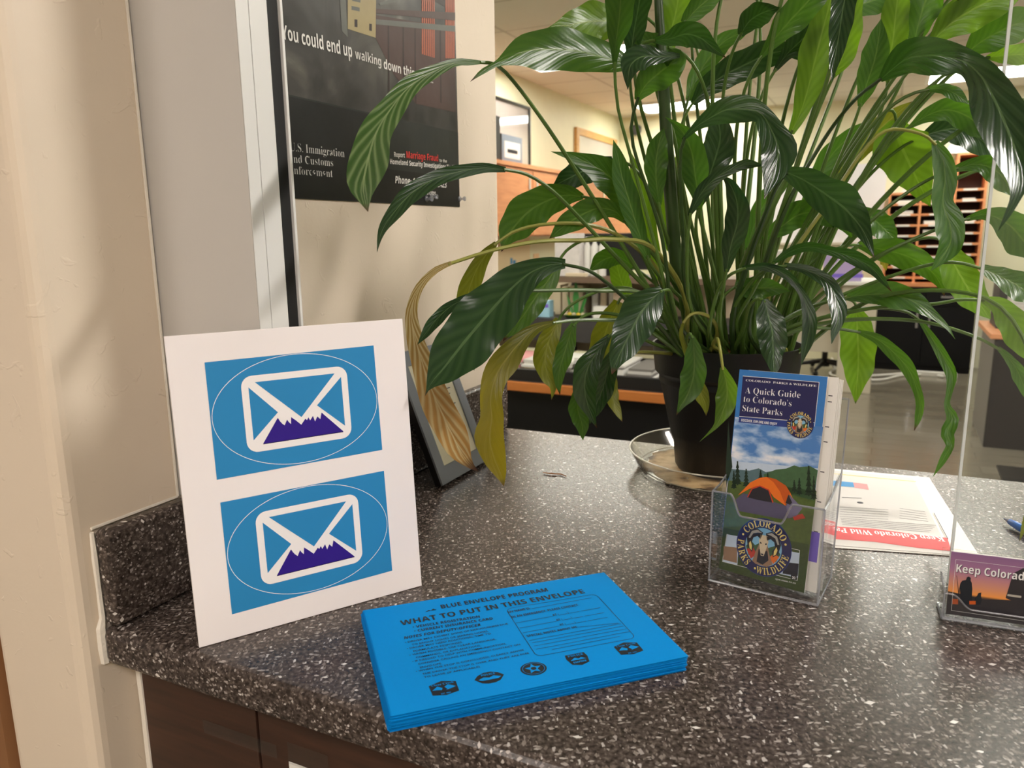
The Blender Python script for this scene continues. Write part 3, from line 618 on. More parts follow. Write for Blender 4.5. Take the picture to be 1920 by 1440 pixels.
# ================================================================== blue envelopes
TE = .013
q = [PZ(x, y, TE) for x, y in ((725, 1345), (1275, 1232), (1140, 1072), (683, 1143))]
cen = sum(q, Vector())/4; ex = ((q[1]-q[0])+(q[2]-q[3])).normalized(); ey = Z.cross(ex); EW, EH = .2485, .1685
NE = 24; hE = TE/NE
for i in range(NE):
    top = i == NE-1
    j = R.uniform(-.0016, .0012); jj = R.uniform(-.0013, .0008); an = R.uniform(-.007, .007) if not top else 0
    if i == 15: an = -.012
    x_ = ex*math.cos(an)+ey*math.sin(an); y_ = Z.cross(x_)
    c = cen + (ex*j + ey*jj if not top else ex*.0015-ey*.0005); c.z = .0003 + i*hE*.985
    b = MB(); b.box(c - x_*EW/2 - y_*EH/2, x_*EW, y_*EH, Z*(hE*.72), 0)
    e = b.build('blue_envelope', 'envelope' if top or i % 3 else 'envelope_edge')
    if top:
        tag(e, 'printed blue envelope on top of the stack, with instructions and five badges', 'envelope', 'stack of blue envelopes')
        O_ = c - x_*EW/2 - y_*EH/2 + Z*(hE*.72)
        S = Surf(O_, x_, y_, [(725, 1345), (1275, 1232), (1140, 1072), (683, 1143)], EW, EH, (660, 1060, 3))
    elif i == 0: tag(e, 'lowest blue envelope of the stack, flat on the speckled counter', 'envelope', 'stack of blue envelopes')
    else: tag(e, 'plain blue envelope inside the stack on the counter, only its edge showing', 'envelope', 'stack of blue envelopes')
I = 'ink'
S.text('BLUE ENVELOPE PROGRAM', (515, 243), (1122, 145), 22, I, 'b')
S.poly([(420, 262), (440, 250), (452, 254), (466, 242), (482, 250), (486, 246)], I, 2)
S.text('WHAT TO PUT IN THIS ENVELOPE', (280, 340), (1325, 157), 28, I, 'b')
S.text('• VEHICLE REGISTRATION', (345, 357), (728, 296), 14, I, 'b', part='printed_text#list')
S.text('• CURRENT INSURANCE CARD', (352, 380), (800, 307), 14, I, 'b', part='printed_text#list')
S.text('NOTES FOR DEPUTY/OFFICER', (292, 420), (730, 344), 15, I, 'i', part='printed_text#list')
for tx, p0, p1 in (('• DRIVER MAY EXHIBIT SIGNS OF NERVOUSNESS DUE', (295, 444), (882, 336)), ('TO BRIGHT LIGHTS OR JARRING NOISES.', (333, 457), (770, 378)),
                   ('• DRIVER MAY NEED ADDITIONAL TIME TO', (304, 480), (782, 392)), ('FORMULATE RESPONSES.', (340, 494), (622, 441)),
                   ('• WHEN POSSIBLE, USE CLEAR LANGUAGE,', (317, 517), (808, 424)), ('COMMANDS, OR EXPLANATIONS.', (352, 531), (722, 460)),
                   ('• IF NEEDED TO HELP WITH COMMUNICATION,', (330, 554), (862, 450)), ('CONSIDER CALLING AN EMERGENCY CONTACT ON', (362, 568), (940, 455)), ('ENVELOPE.', (372, 588), (497, 562)),
                   ('• WHEN THE STOP IS CONCLUDED, CLEARLY ADVISE', (347, 610), (958, 486)), ('THE DRIVER THE STOP IS OVER AND THEY ARE FREE', (382, 625), (985, 504)), ('TO LEAVE (IF APPLICABLE).', (390, 643), (712, 580))):
    S.text(tx, p0, p1, 9.5, I, 'p', off=.008, part='printed_text#notes')
# form box
fb = [S.loc(1030, 520), S.loc(1582, 412), S.loc(1375, 160), S.loc(868, 250)]
c_ = sum((Vector(p) for p in fb), Vector((0, 0)))/4; fw_ = ((Vector(fb[1])-Vector(fb[0])).length+(Vector(fb[2])-Vector(fb[3])).length)/2; fh_ = ((Vector(fb[3])-Vector(fb[0])).length+(Vector(fb[2])-Vector(fb[1])).length)/2
def rrect(wd, hg, r, n=6): return [(c_.x+sx_*(wd/2-r)+r*math.cos(math.radians(a0+90*i/(n-1))), c_.y+sy_*(hg/2-r)+r*math.sin(math.radians(a0+90*i/(n-1)))) for sx_, sy_, a0 in ((1, 1, 0), (-1, 1, 90), (-1, -1, 180), (1, -1, 270)) for i in range(n)]
mb, ms = S._p('printed_text#form')
if I not in ms: ms.append(I)
o1, o2 = rrect(fw_, fh_, .006), rrect(fw_-.0010, fh_-.0010, .0055); n_ = len(o1)
mb.add([S.pt(u, v, .0003) for u, v in o1]+[S.pt(u, v, .0003) for u, v in o2], [(i, (i+1) % n_, n_+(i+1) % n_, n_+i) for i in range(n_)], ms.index(I))
S.text('MY NAME IS:', (890, 272), (1015, 248), 12, I, 'b', part='printed_text#form'); S.line((1022, 245), (1358, 184), .0005, I, part='printed_text#form')
S.text('IN AN EMERGENCY, PLEASE CONTACT:', (905, 300), (1285, 230), 12, I, 'b', part='printed_text#form')
for k, (x, y) in enumerate(((925, 328), (942, 357), (958, 384))):
    S.line((x, y), (x+205, y-38), .0005, I, part='printed_text#form'); S.text('AT (', (x+210, y-38), (x+245, y-44), 12, I, 'b', part='printed_text#form')
    S.line((x+250, y-46), (x+290, y-53), .0005, I, part='printed_text#form'); S.text(')', (x+292, y-53), (x+298, y-54), 12, I, part='printed_text#form'); S.line((x+302, y-55), (x+355, y-65), .0005, I, part='printed_text#form'); S.line((x+365, y-67), (x+475, y-87), .0005, I, part='printed_text#form')
S.text('SPECIAL NOTES ABOUT ME:', (982, 410), (1268, 356), 12, I, 'b', part='printed_text#form'); S.line((1272, 352), (1488, 330), .0005, I, part='printed_text#form')
for x0, y0, x1, y1 in ((990, 428, 1502, 333), (1003, 442, 1516, 347), (1013, 460, 1530, 362), (1025, 478, 1545, 378), (1110, 480, 1490, 405)): S.line((x0, y0), (x1, y1), .0005, I, part='printed_text#form')
# badges
def badge(cx, cy, kind):
    PB = 'printed_badge#%d' % cx
    c = Vector(S.loc(cx, cy)); r = .0095
    q_ = lambda pts, col, l: S.loc_poly([(c.x+a*r, c.y+b_*r) for a, b_ in pts], col, l, PB)
    E_ = 'envelope'
    if kind == 0:
        q_([(-1.1, -.75), (0, -1.0), (1.1, -.75), (1.15, .65), (0, 1.05), (-1.15, .65)], I, 1)
        q_([(-1.0, -.1), (-.5, .35), (-.1, .0), (.4, .4), (1.0, -.05), (.6, -.2), (.1, -.35), (-.6, -.15)], E_, 2)
        q_([(-.25, -.3), (0, .25), (.25, -.3), (.12, -.3), (.12, -.6), (-.12, -.6), (-.12, -.3)], I, 3)
        S.text('Clear Creek', (c.x-.95*r, c.y+.45*r), (c.x+.95*r, c.y+.45*r), .25*r, E_, 's', loc=True, part=PB); S.text('EST. 1861', (c.x-.4*r, c.y-.85*r), (c.x+.4*r, c.y-.85*r), .16*r, E_, 'b', loc=True, part=PB)
    elif kind == 1:
        q_([(-1.3, .1), (-.9, .6), (-.3, .9), (.3, .9), (.9, .6), (1.3, .1), (.8, -.55), (.3, -.75), (-.3, -.75), (-.8, -.55)], I, 1)
        q_([(-1.0, -.05), (-.5, .2), (0, .05), (.4, .25), (1.0, -.05), (.7, -.25), (-.7, -.25)], E_, 2); S.text('POLICE', (c.x-.6*r, c.y+.4*r), (c.x+.6*r, c.y+.4*r), .26*r, E_, 'b', loc=True, part=PB)
    elif kind == 2:
        S.ell(c, r*1.15, r, I, 1, PB); S.ell(c, r*.98, r*.86, E_, 2, PB, ring=.0004)
        q_([(math.cos(math.radians(90+i*36))*(.75 if i % 2 == 0 else .35), math.sin(math.radians(90+i*36))*(.75 if i % 2 == 0 else .35)) for i in range(10)], E_, 2); S.ell(c, r*.24, r*.24, I, 3, PB)
    else:
        q_([(-.9, .85), (.9, .85), (1.0, .2), (.8, -.7), (0, -1.0), (-.8, -.7), (-1.0, .2)], I, 1)
        q_([(-.75, -.15), (-.2, .25), (.1, .0), (.35, .2), (.75, -.15)], E_, 2); S.text('POLICE', (c.x-.7*r, c.y+.45*r), (c.x+.7*r, c.y+.45*r), .26*r, E_, 'b', loc=True, part=PB); S.text('EMPIRE', (c.x-.6*r, c.y-.6*r), (c.x+.6*r, c.y-.6*r), .24*r, E_, 'b', loc=True, part=PB)
badge(497, 697, 0); badge(754, 640, 1); badge(1000, 587, 2); badge(1247, 532, 3); badge(1528, 473, 0)
S.finish(e)

#@@PART2
# ================================================================== potted plant
PC = Vector((.322, 1.118, 0))          # pot centre on the counter
POTH = .197
sau = MB(); sau.lathe(PC+Z*.0006, [(.001, 0), (.122, 0), (.127, .004), (.141, .031), (.1395, .031), (.1255, .0055), (.1215, .0022), (.001, .0022)], 72)
saucer = sau.build('plant_saucer', 'saucer', smooth=True); tag(saucer, 'clear plastic saucer with brown water stains under the black pot', 'saucer')
b = MB(); b.lathe(PC+Z*.0316, [(.1386, 0), (.1392, .0012), (.1412, .0012), (.1418, 0)], 72, cap=False); b.build('rim', 'saucer_edge', saucer, smooth=True)
b = MB(); b.tube([PC+Z*.0050+Vector((math.cos(a)*.1235, math.sin(a)*.1235, 0)) for a in [i*math.pi/36 for i in range(73)]], .0008, 5); b.build('base_ridge', 'saucer_edge', saucer, smooth=True)
b = MB(); n_ = 60
b.add([PC+Z*.0031+Vector((math.cos(2*math.pi*i/n_), math.sin(2*math.pi*i/n_), 0))*(.117+.004*math.sin(i*.9)+.003*math.sin(i*2.3)) for i in range(n_)], [list(range(n_))])
b.build('water_stain', 'silt', saucer)
plant = empty('peace_lily', PC+Z*.0036, 'large peace lily with arching dark leaves and some yellow ones in a black pot', 'potted plant')
b = MB(); zb_ = .0036
prof = [(.001, zb_), (.066, zb_), (.070, .010), (.0745, .050), (.0775, .0555), (.0785, .060), (.0985, .150), (.1005, .152), (.1045, .156), (.1085, POTH-.006), (.1095, POTH), (.1065, POTH), (.103, .160), (.098, .150), (.098, .14)]
b.lathe(PC, prof, 72); b.build('flower_pot', 'pot', plant, smooth=True)
b = MB(); ns_ = 24; vs = [PC+Z*.186]; fs = []
for k in range(1, 8):
    for i in range(ns_): an = 2*math.pi*i/ns_; r = .0142*k; vs.append(PC+Vector((math.cos(an)*r, math.sin(an)*r, .181+R.uniform(-.003, .004)-(.004 if k == 7 else 0))))
for i in range(ns_): fs.append((0, 1+i, 1+(i+1) % ns_))
for k in range(6):
    for i in range(ns_): a = 1+k*ns_+i; c = 1+k*ns_+(i+1) % ns_; fs.append((a, a+ns_, c+ns_, c))
b.add(vs, fs); b.build('potting_soil', 'soil', plant, smooth=True)
for i in range(26):   # dry brown husks lying at the foot of the stalks
    an = R.uniform(0, 6.28); r = R.uniform(.03, .095); c = PC+Vector((math.cos(an)*r, math.sin(an)*r, .187)); d = Vector((R.uniform(-1, 1), R.uniform(-1, 1), R.uniform(.2, 1.1))).normalized()
    b = MB(); L = R.uniform(.012, .035); w_ = R.uniform(.002, .005); sd = d.orthogonal().normalized()*w_; kk = d.cross(sd).normalized()*w_*.5
    b.add([c-sd, c+kk, c+sd, c+d*L*.5-sd*.9, c+d*L*.5+kk*1.5, c+d*L*.5+sd*.9, c+d*L], [(0, 1, 4, 3), (1, 2, 5, 4), (3, 4, 6), (4, 5, 6)]); b.build('dry_husk', 'husk', plant)

def cat(pts, n):
    """Catmull-Rom resample of (x,y,w,...) rows"""
    P_ = [np.array(p, float) for p in pts]; P_ = [2*P_[0]-P_[1]]+P_+[2*P_[-1]-P_[-2]]
    seg = [np.linalg.norm((P_[i+1]-P_[i])[:2])+1e-6 for i in range(1, len(P_)-2)]; tot = sum(seg); out = []
    for k in range(n+1):
        d = tot*k/n; i = 0
        while i < len(seg)-1 and d > seg[i]: d -= seg[i]; i += 1
        t = min(1, d/seg[i]); a, b_, c, e_ = P_[i], P_[i+1], P_[i+2], P_[i+3]
        out.append(.5*((2*b_)+(-a+c)*t+(2*a-5*b_+4*c-e_)*t*t+(-a+3*b_-3*c+e_)*t**3))
    return out
def wallY(x, y):      # the nearest depth at which this line of sight reaches the poster wall
    X = PPL(x, y, W(0, .012, 0), WT)
    s, t, z = ST(X)
    return X.y if s < SE+.01 and X.y > .2 else 9
NL = [0]
def leaf(pts, Y0, Y1, mt='G', roll=None, fold=.28, bow=0, stalk=None, sm='S', soil=None, n=30, rad=.0026, lab=None, Ys=None, ruff=1, hidden_base=None, srad=None):
    NL[0] += 1; rl = random.Random(NL[0]*13+5)
    if roll is None: roll = rl.uniform(-.45, .45)
    st_ = cat(pts, n); nv = 5; vs = []; uvs = []; M_ = []
    D = [0]
    for i in range(1, len(st_)): D.append(D[-1]+np.linalg.norm((st_[i]-st_[i-1])[:2]))
    f1_, f2_ = rl.uniform(.5, 1.2), rl.uniform(0, 6)
    for i, q in enumerate(st_):
        u = D[i]/D[-1]; Y = Y0+(Y1-Y0)*u + bow*math.sin(math.pi*u)
        if Ys is not None: Y = float(np.interp(u, [k/(len(Ys)-1) for k in range(len(Ys))], Ys))
        x, y, w = q[0], q[1], max(q[2], .25)
        Y = min(Y, min(wallY(x-w, y), wallY(x+w, y))-.004)
        a = st_[max(i-1, 0)]; c = st_[min(i+1, n)]; tx, ty = c[0]-a[0], c[1]-a[1]; l = math.hypot(tx, ty)+1e-6; px, py = -ty/l, tx/l
        m_ = P(x, y, Y); cvec = P(x+px*w, y+py*w, Y)-m_; wl = cvec.length; d = ray(x, y)
        M_.append(m_)
        for j in range(-nv, nv+1):
            v = j/nv
            rf = math.sin(u*17*f1_+f2_+(1.7 if j > 0 else 0))*.16*ruff*(abs(v)**2)*wl*math.sin(math.pi*min(1, u*1.02))
            off = -fold*wl*(abs(v)**1.4) + roll*v*wl + rf
            pt_ = m_ + cvec*(v*(1+.05*math.sin(u*23+f2_*2+j))) + d*off
            s_, t_, z_ = ST(pt_)
            if s_ < SE+.01 and t_ < .003: pt_ += WT*(.003-t_)
            if pt_.z < .0035: pt_.z = .0035
            vs.append(pt_); uvs.append((max(.001, u), (v+1)/2))
    k = 2*nv+1; fs = [(i*k+j, i*k+j+1, (i+1)*k+j+1, (i+1)*k+j) for i in range(n) for j in range(k-1)]
    b = MB(); b.add(vs, fs, 0, uvs); lf = b.build('leaf', mt, plant, smooth=True, fix=False)
    if lab: lf['label'] = lab
    # stalk
    base = M_[0]; tg = (M_[2]-M_[0]).normalized()
    if stalk == 0: return lf
    if soil is None:
        dx = base.x-PC.x; dy = base.y-PC.y
        soil = (max(-.075, min(.075, dx*.28+rl.uniform(-.02, .02))), max(-.06, min(.06, dy*.3+rl.uniform(-.02, .02))))
    s0 = PC+Vector((soil[0], soil[1], .184))
    if stalk:   # [(x,y,Y), ...] from the soil outwards
        mids = [P(*q) for q in stalk]; ctrl = [s0]+mids+[base+tg*.004]
        cc = cat([(v_.x*1000, v_.y*1000, v_.z*1000) for v_ in ctrl], 26); path = [Vector(c/1000) for c in cc]
    else:
        L = (base-s0).length; hor = Vector((base.x-s0.x, base.y-s0.y, 0))
        p1 = s0+Z*L*.38+hor*.16; p2 = base-tg*L*.22
        path = []
        for i in range(23):
            t = i/22; path.append(s0*(1-t)**3+p1*3*t*(1-t)**2+p2*3*t*t*(1-t)+base*t**3)
        path.append(base+tg*.004)
    for i, p_ in enumerate(path):
        s_, t_, z_ = ST(p_)
        if s_ < SE+.01 and t_ < .006: p_ += WT*(.006-t_)
    nn_ = len(path); sb = srad or rad*1.35
    b = MB(); b.tube(path, [sb*(1-i/(nn_-1))+rad*.72*(i/(nn_-1)) for i in range(nn_)], 7); b.build('leaf_stalk', sm, lf, smooth=True)
    # raised midrib running on into the blade
    return lf
# --- leaves over the poster and the left side
leaf([(905,117,3),(880,117,6),(850,118,8),(805,138,14),(765,165,20),(730,208,25),(705,250,31),(690,300,37),(681,345,29),(684,375,12),(690,397,0)], .86, .62, 'GS', roll=.25, fold=.22, stalk=[(1215,540,1.02),(1100,352,.97),(1010,215,.92),(940,128,.88)], lab='green leaf hanging in front of the poster')
leaf([(948,318,5),(905,315,10),(860,322,13),(812,337,16),(772,362,18),(742,394,15),(720,425,9),(711,450,4),(707,473,0)], .88, .66, 'D', roll=.3, stalk=[(1240,575,1.02),(1165,492,.98),(1090,412,.95),(1035,357,.92),(988,327,.90)])
leaf([(846,493,4),(815,508,6),(785,541,8),(771,585,11),(777,628,15),(789,670,20),(803,715,25),(822,760,29),(843,805,29),(860,840,23),(874,862,12),(884,874,6),(897,884,0)], .80, .90, 'R', roll=-.2, fold=.15, stalk=[(1285,560,1.02),(1224,465,.98),(1150,449,.92),(1094,451,.89),(1022,452,.86),(965,460,.84),(907,474,.82)], sm='SY', lab='withered yellow and brown striped leaf hanging over the small picture frame')
leaf([(930,455,4),(912,477,11),(893,507,17),(878,550,20),(872,600,20),(880,645,12),(888,672,6),(889,695,0)], .93, .95, 'O', stalk=[(1240,520,1.04),(1170,448,1.0),(1100,421,.97),(1020,421,.95),(965,434,.94)], sm='SY')
leaf([(1060,495,9),(1035,496,15),(1000,508,24),(965,535,38),(930,572,50),(895,612,54),(862,652,50),(832,690,34),(813,712,16),(803,728,4),(797,742,0)], .86, .74, 'DT', roll=.15, fold=.12, stalk=[(1235,610,.99),(1190,575,.95),(1150,540,.92),(1105,508,.89)], sm='SD', lab='large dark green leaf reaching left over the picture frame')
leaf([(1050,487,5),(1032,520,17),(1008,552,23),(984,588,23),(962,615,14),(952,626,8),(943,640,0)], .98, .96, 'GT', stalk=[(1200,470,1.04),(1130,445,1.02),(1090,452,1.0),(1060,472,.99)])
leaf([(905,548,3),(880,556,6),(846,574,10),(820,597,12),(800,622,9),(783,646,0)], .84, .78, 'D', stalk=[(1220,560,.99),(1120,545,.94),(1000,545,.89),(940,545,.86)])
leaf([(1042,604,4),(1005,616,10),(975,642,18),(948,675,26),(930,705,24),(920,745,21),(922,785,22),(918,822,28),(926,858,22),(938,886,12),(945,912,0)], .90, .84, 'Y', roll=.35, stalk=[(1225,625,1.0),(1180,603,.97),(1120,600,.94),(1075,601,.92)], lab='long leaf turning yellow that hangs down beside the picture frame')
leaf([(1048,598,7),(1037,620,15),(1026,650,22),(1022,680,21),(1028,705,15),(1037,725,7),(1034,750,0)], .98, .96, 'O', stalk=[(1215,560,1.03),(1150,540,1.02),(1090,560,1.0),(1060,582,.99)])
leaf([(1076,606,5),(1068,630,13),(1059,660,17),(1050,690,14),(1047,715,8),(1050,741,0)], .96, .95, 'GT', stalk=[(1215,610,1.0),(1150,589,.98),(1100,590,.97)])
leaf([(1160,565,10),(1140,610,22),(1128,650,23),(1116,690,16),(1108,722,5)], 1.06, 1.05, 'O')
leaf([(1143,628,4),(1120,660,15),(1102,690,23),(1096,722,23),(1100,752,18),(1110,780,8),(1119,802,0)], .97, .95, 'DT', roll=.3, stalk=[(1215,640,1.0),(1175,612,.98)])
leaf([(1153,655,6),(1141,690,17),(1130,730,20),(1115,765,14),(1106,795,0)], .99, .98, 'D')
leaf([(1087,730,10),(1083,765,17),(1091,795,14),(1093,826,0)], 1.0, .99, 'G', stalk=0)
leaf([(1150,695,4),(1147,720,11),(1150,752,11),(1160,775,6),(1167,791,0)], 1.0, .98, 'O', stalk=[(1200,660,1.0),(1165,670,1.0)], sm='SY')
leaf([(1242,543,7),(1222,562,27),(1202,586,37),(1186,616,35),(1169,650,27),(1156,677,14),(1147,702,0)], .93, .86, 'DT', roll=-.2, fold=.15, stalk=[(1275,620,1.02),(1262,570,.97),(1255,545,.95)], lab='dark glossy leaf hanging over the left rim of the pot')
leaf([(1299,629,3),(1301,655,14),(1302,685,21),(1299,712,24),(1289,740,17),(1277,760,7),(1268,779,0)], .965, .955, 'GT', roll=.1, stalk=[(1292,650,1.0),(1289,632,.98),(1293,625,.97)], lab='small green leaf hanging against the front of the pot')
leaf([(1283,600,2),(1277,625,4),(1284,652,5),(1298,690,7),(1313,735,14),(1322,757,9),(1324,780,0)], .985, .975, 'O', stalk=[(1345,625,1.02),(1333,597,1.0),(1310,587,.99),(1292,592,.985)], sm='SY')
leaf([(1354,688,4),(1362,718,16),(1363,745,21),(1356,770,16),(1345,795,6),(1328,813,2),(1311,829,0)], .965, .955, 'B', roll=.3, stalk=[(1338,650,1.02),(1345,635,.99),(1350,655,.97)], sm='SY')
leaf([(1434,561,6),(1440,590,23),(1447,617,28),(1449,642,27),(1450,667,19),(1452,692,9),(1452,706,0)], .93, .90, 'D', roll=-.1, stalk=[(1392,620,1.01),(1403,578,.96),(1420,560,.94)])
leaf([(1392,503,4),(1435,500,8),(1475,516,9),(1501,545,7),(1513,575,11),(1519,605,14),(1514,637,12),(1508,662,6),(1503,684,0)], .95, .88, 'D', roll=.3, stalk=[(1330,620,1.01),(1345,550,.98),(1365,518,.96)])
leaf([(1470,497,5),(1512,506,9),(1546,524,13),(1563,548,15),(1571,575,17),(1571,602,12),(1563,627,6),(1559,645,0)], .94, .86, 'D', roll=-.3, stalk=[(1372,600,1.02),(1400,540,.98),(1435,507,.95)])
leaf([(1448,495,3),(1480,473,8),(1515,463,9),(1560,471,9),(1600,483,14),(1633,501,12),(1653,523,7),(1672,547,0)], .95, .84, 'DT', roll=.4, stalk=[(1380,610,1.02),(1410,550,.98),(1430,515,.96)])
leaf([(1473,322,12),(1508,338,25),(1545,362,34),(1577,385,40),(1600,408,32),(1618,432,17),(1630,457,8),(1639,483,0)], .90, .78, 'DT', roll=.15, fold=.1, stalk=[(1375,590,1.01),(1410,470,.97),(1440,390,.94),(1458,345,.92)], sm='SD', srad=.005, lab='broad dark leaf with a burnt tip in the right middle of the plant')
leaf([(1430,450,4),(1465,425,18),(1500,402,26),(1540,400,24),(1578,420,12),(1600,450,0)], 1.04, 1.06, 'G')
leaf([(1280,262,3),(1305,238,8),(1330,222,16),(1362,206,25),(1400,205,26),(1428,214,18),(1447,245,26),(1460,282,34),(1452,320,24),(1440,350,9),(1433,374,0)], .92, .80, 'DT', roll=-.25, fold=.3, stalk=[(1290,560,1.0),(1280,430,.96),(1275,320,.93),(1276,285,.925)], sm='SD', lab='dark leaf bending sharply down in the centre of the plant')
# --- upper left
leaf([(1190,122,8),(1140,110,28),(1085,96,38),(1035,92,42),(990,95,34),(957,107,18),(932,119,6),(905,134,5),(882,153,0)], .98, .80, 'GT', roll=.5, fold=-.35, lab='large shaded leaf pointing left across the top of the poster wall')
leaf([(1190,30,14),(1150,38,30),(1110,40,38),(1070,46,24),(1045,50,10),(1026,53,0)], 1.08, .98, 'B')
leaf([(1152,122,3),(1154,85,11),(1159,50,22),(1163,10,27),(1165,-40,28),(1168,-90,14),(1168,-120,0)], .95, .85, 'G', roll=.4, stalk=[(1265,610,1.01),(1228,460,.98),(1190,320,.97),(1158,200,.96)])
leaf([(1182,115,6),(1187,70,18),(1194,30,21),(1203,-20,20),(1208,-60,0)], 1.0, .93, 'D', roll=-.5)
leaf([(1194,188,5),(1212,158,22),(1238,135,32),(1265,112,24),(1250,104,10)], .93, .90, 'G', roll=-.2, stalk=[(1268,600,1.0),(1240,440,.97),(1190,285,.95),(1184,230,.94)], sm='SD')
leaf([(1275,104,4),(1240,106,12),(1205,106,24),(1184,120,22),(1178,142,10),(1177,168,0)], .895, .86, 'D', roll=.5, stalk=0)
leaf([(1258,90,10),(1235,85,20),(1208,78,18),(1190,82,0)], 1.0, .98, 'G')
leaf([(1224,76,4),(1255,73,14),(1286,64,25),(1313,71,22),(1335,88,11),(1362,109,0)], .95, .87, 'DT', roll=.5, fold=.35)
leaf([(1250,105,6),(1258,60,22),(1268,20,28),(1275,-30,28),(1280,-90,0)], 1.04, 1.02, 'B')
leaf([(1282,44,8),(1310,14,20),(1345,-14,14),(1375,-40,0)], 1.0, .98, 'G')
leaf([(1290,188,5),(1305,150,16),(1325,115,20),(1355,80,17),(1388,62,10),(1412,50,0)], 1.08, 1.1, 'G')
leaf([(1298,195,5),(1325,165,18),(1360,140,26),(1400,120,29),(1440,102,26),(1480,96,16),(1502,115,0)], 1.06, 1.05, 'D', roll=.2)
leaf([(1388,66,6),(1405,40,20),(1430,24,22),(1462,14,0)], 1.0, .95, 'D', roll=.7)
leaf([(1425,110,3),(1450,76,14),(1478,42,27),(1510,8,29),(1545,-35,20),(1570,-70,0)], .98, .94, 'G')
leaf([(1452,134,3),(1475,102,12),(1502,76,26),(1530,48,24),(1555,10,10),(1565,-10,0)], 1.02, 1.0, 'D', roll=.3)
leaf([(1483,250,6),(1503,205,16),(1518,155,26),(1530,105,32),(1543,55,29),(1558,0,26),(1575,-60,0)], 1.0, .97, 'B', roll=-.2, lab='tall light green leaf standing upright at the top centre')
leaf([(1600,-60,8),(1588,-20,22),(1580,20,23),(1574,60,20),(1568,95,14),(1563,125,8),(1560,152,0)], .86, .80, 'D', roll=.35, stalk=[(1400,600,1.02),(1470,380,.97),(1545,170,.93),(1602,-50,.88),(1606,-80,.87)])
leaf([(1562,145,3),(1578,110,20),(1590,65,25),(1598,20,20),(1608,-30,10),(1612,-60,0)], 1.02, 1.0, 'B')
leaf([(1590,12,14),(1628,4,26),(1670,-12,20),(1700,-30,0)], 1.06, 1.08, 'G')
leaf([(1664,155,3),(1668,110,20),(1675,70,26),(1679,30,26),(1684,-10,20),(1690,-60,0)], 1.04, 1.02, 'B')
leaf([(1612,200,4),(1626,155,20),(1640,112,26),(1648,70,18),(1652,35,0)], 1.0, .97, 'G', roll=.5)
leaf([(1712,90,6),(1722,45,24),(1736,0,34),(1752,-40,22),(1760,-80,0)], 1.03, 1.02, 'G')
leaf([(1750,60,4),(1775,35,12),(1800,12,13),(1830,-5,8),(1850,-20,0)], .98, .95, 'D', roll=.8)
leaf([(1742,86,5),(1765,60,19),(1800,32,35),(1845,6,38),(1890,-20,30),(1930,-45,18),(1970,-70,0)], .97, .93, 'B', roll=-.1)
leaf([(1808,104,5),(1840,78,25),(1880,56,32),(1920,38,28),(1960,15,0)], 1.0, .97, 'G')
leaf([(1850,108,4),(1885,104,16),(1925,102,20),(1965,105,0)], 1.0, .97, 'B')
leaf([(1650,150,5),(1675,128,20),(1705,108,32),(1745,104,36),(1780,108,32),(1812,118,26),(1842,146,34),(1866,190,48),(1888,240,52),(1906,290,42),(1911,335,24),(1904,370,11),(1889,402,6),(1871,434,0)], 0, 0, 'D', Ys=[.88, .80, .71, .65, .61, .58, .56], roll=-.15, fold=.35, n=44, stalk=[(1405,600,1.01),(1470,400,.97),(1540,270,.95),(1600, 190, .90)], sm='SD', lab='big glossy leaf arching over and hanging down at the right edge')
leaf([(1736,169,3),(1765,166,10),(1795,178,13),(1817,196,0)], .95, .92, 'G')
leaf([(1705,238,3),(1740,216,14),(1775,206,22),(1810,216,29),(1840,238,24),(1862,262,0)], 1.05, 1.04, 'G')
leaf([(1725,258,4),(1760,246,20),(1800,242,31),(1840,262,30),(1870,292,20),(1886,322,0)], 1.1, 1.1, 'D')
leaf([(1680,225,12),(1685,262,52),(1702,300,52),(1722,342,30),(1745,388,0)], 1.1, 1.12, 'B', roll=.2)
leaf([(1752,266,7),(1768,300,20),(1772,340,22),(1768,380,21),(1781,420,28),(1782,455,24),(1762,488,10),(1745, 508, 0)], .98, .93, 'G', roll=.15, stalk=[(1440,560,1.02),(1560,370,1.0),(1625,275,.99),(1665,244,.99),(1710,246,.985),(1738,256,.98)], sm='SY')
leaf([(1775,462,16),(1793,502,33),(1815,540,33),(1838,572,21),(1858,599,0)], 1.04, 1.04, 'B')
leaf([(1790,317,6),(1830,308,14),(1865,318,26),(1890,345,22),(1906,372,0)], 1.0, .99, 'G')
leaf([(1812,411,4),(1850,402,12),(1890,420,30),(1920,452,36),(1950,492,0)], .97, .96, 'G', roll=.2)
leaf([(1840,503,8),(1880,520,19),(1915,540,27),(1955,575,0)], .95, .93, 'G', stalk=[(1460,610,1.02),(1600,545,1.0),(1720,502,.98),(1790,492,.96)])
leaf([(1840,561,5),(1870,573,17),(1895,600,29),(1922,642,29),(1945,685,0)], .93, .91, 'B', stalk=[(1470,620,1.02),(1620,580,.98),(1750,570,.95),(1800,562,.94)])
leaf([(1872,652,4),(1898,680,10),(1915,712,14),(1930,760,0)], .92, .90, 'G', stalk=[(1480,625,1.02),(1590,600,.99),(1720,602,.96),(1820,628,.93)])
leaf([(1588,558,6),(1630,552,17),(1675,553,25),(1715,566,19),(1750,590,9),(1776,614,4),(1791,636,0)], .98, .92, 'G', roll=-.3, lab='green leaf reaching right in front of the black cabinets')
leaf([(1605,575,8),(1607,610,29),(1609,650,34),(1609,690,29),(1606,727,14),(1604,757,0)], 1.1, 1.09, 'B', roll=.1, lab='bright yellow-green leaf hanging straight down right of the pot')
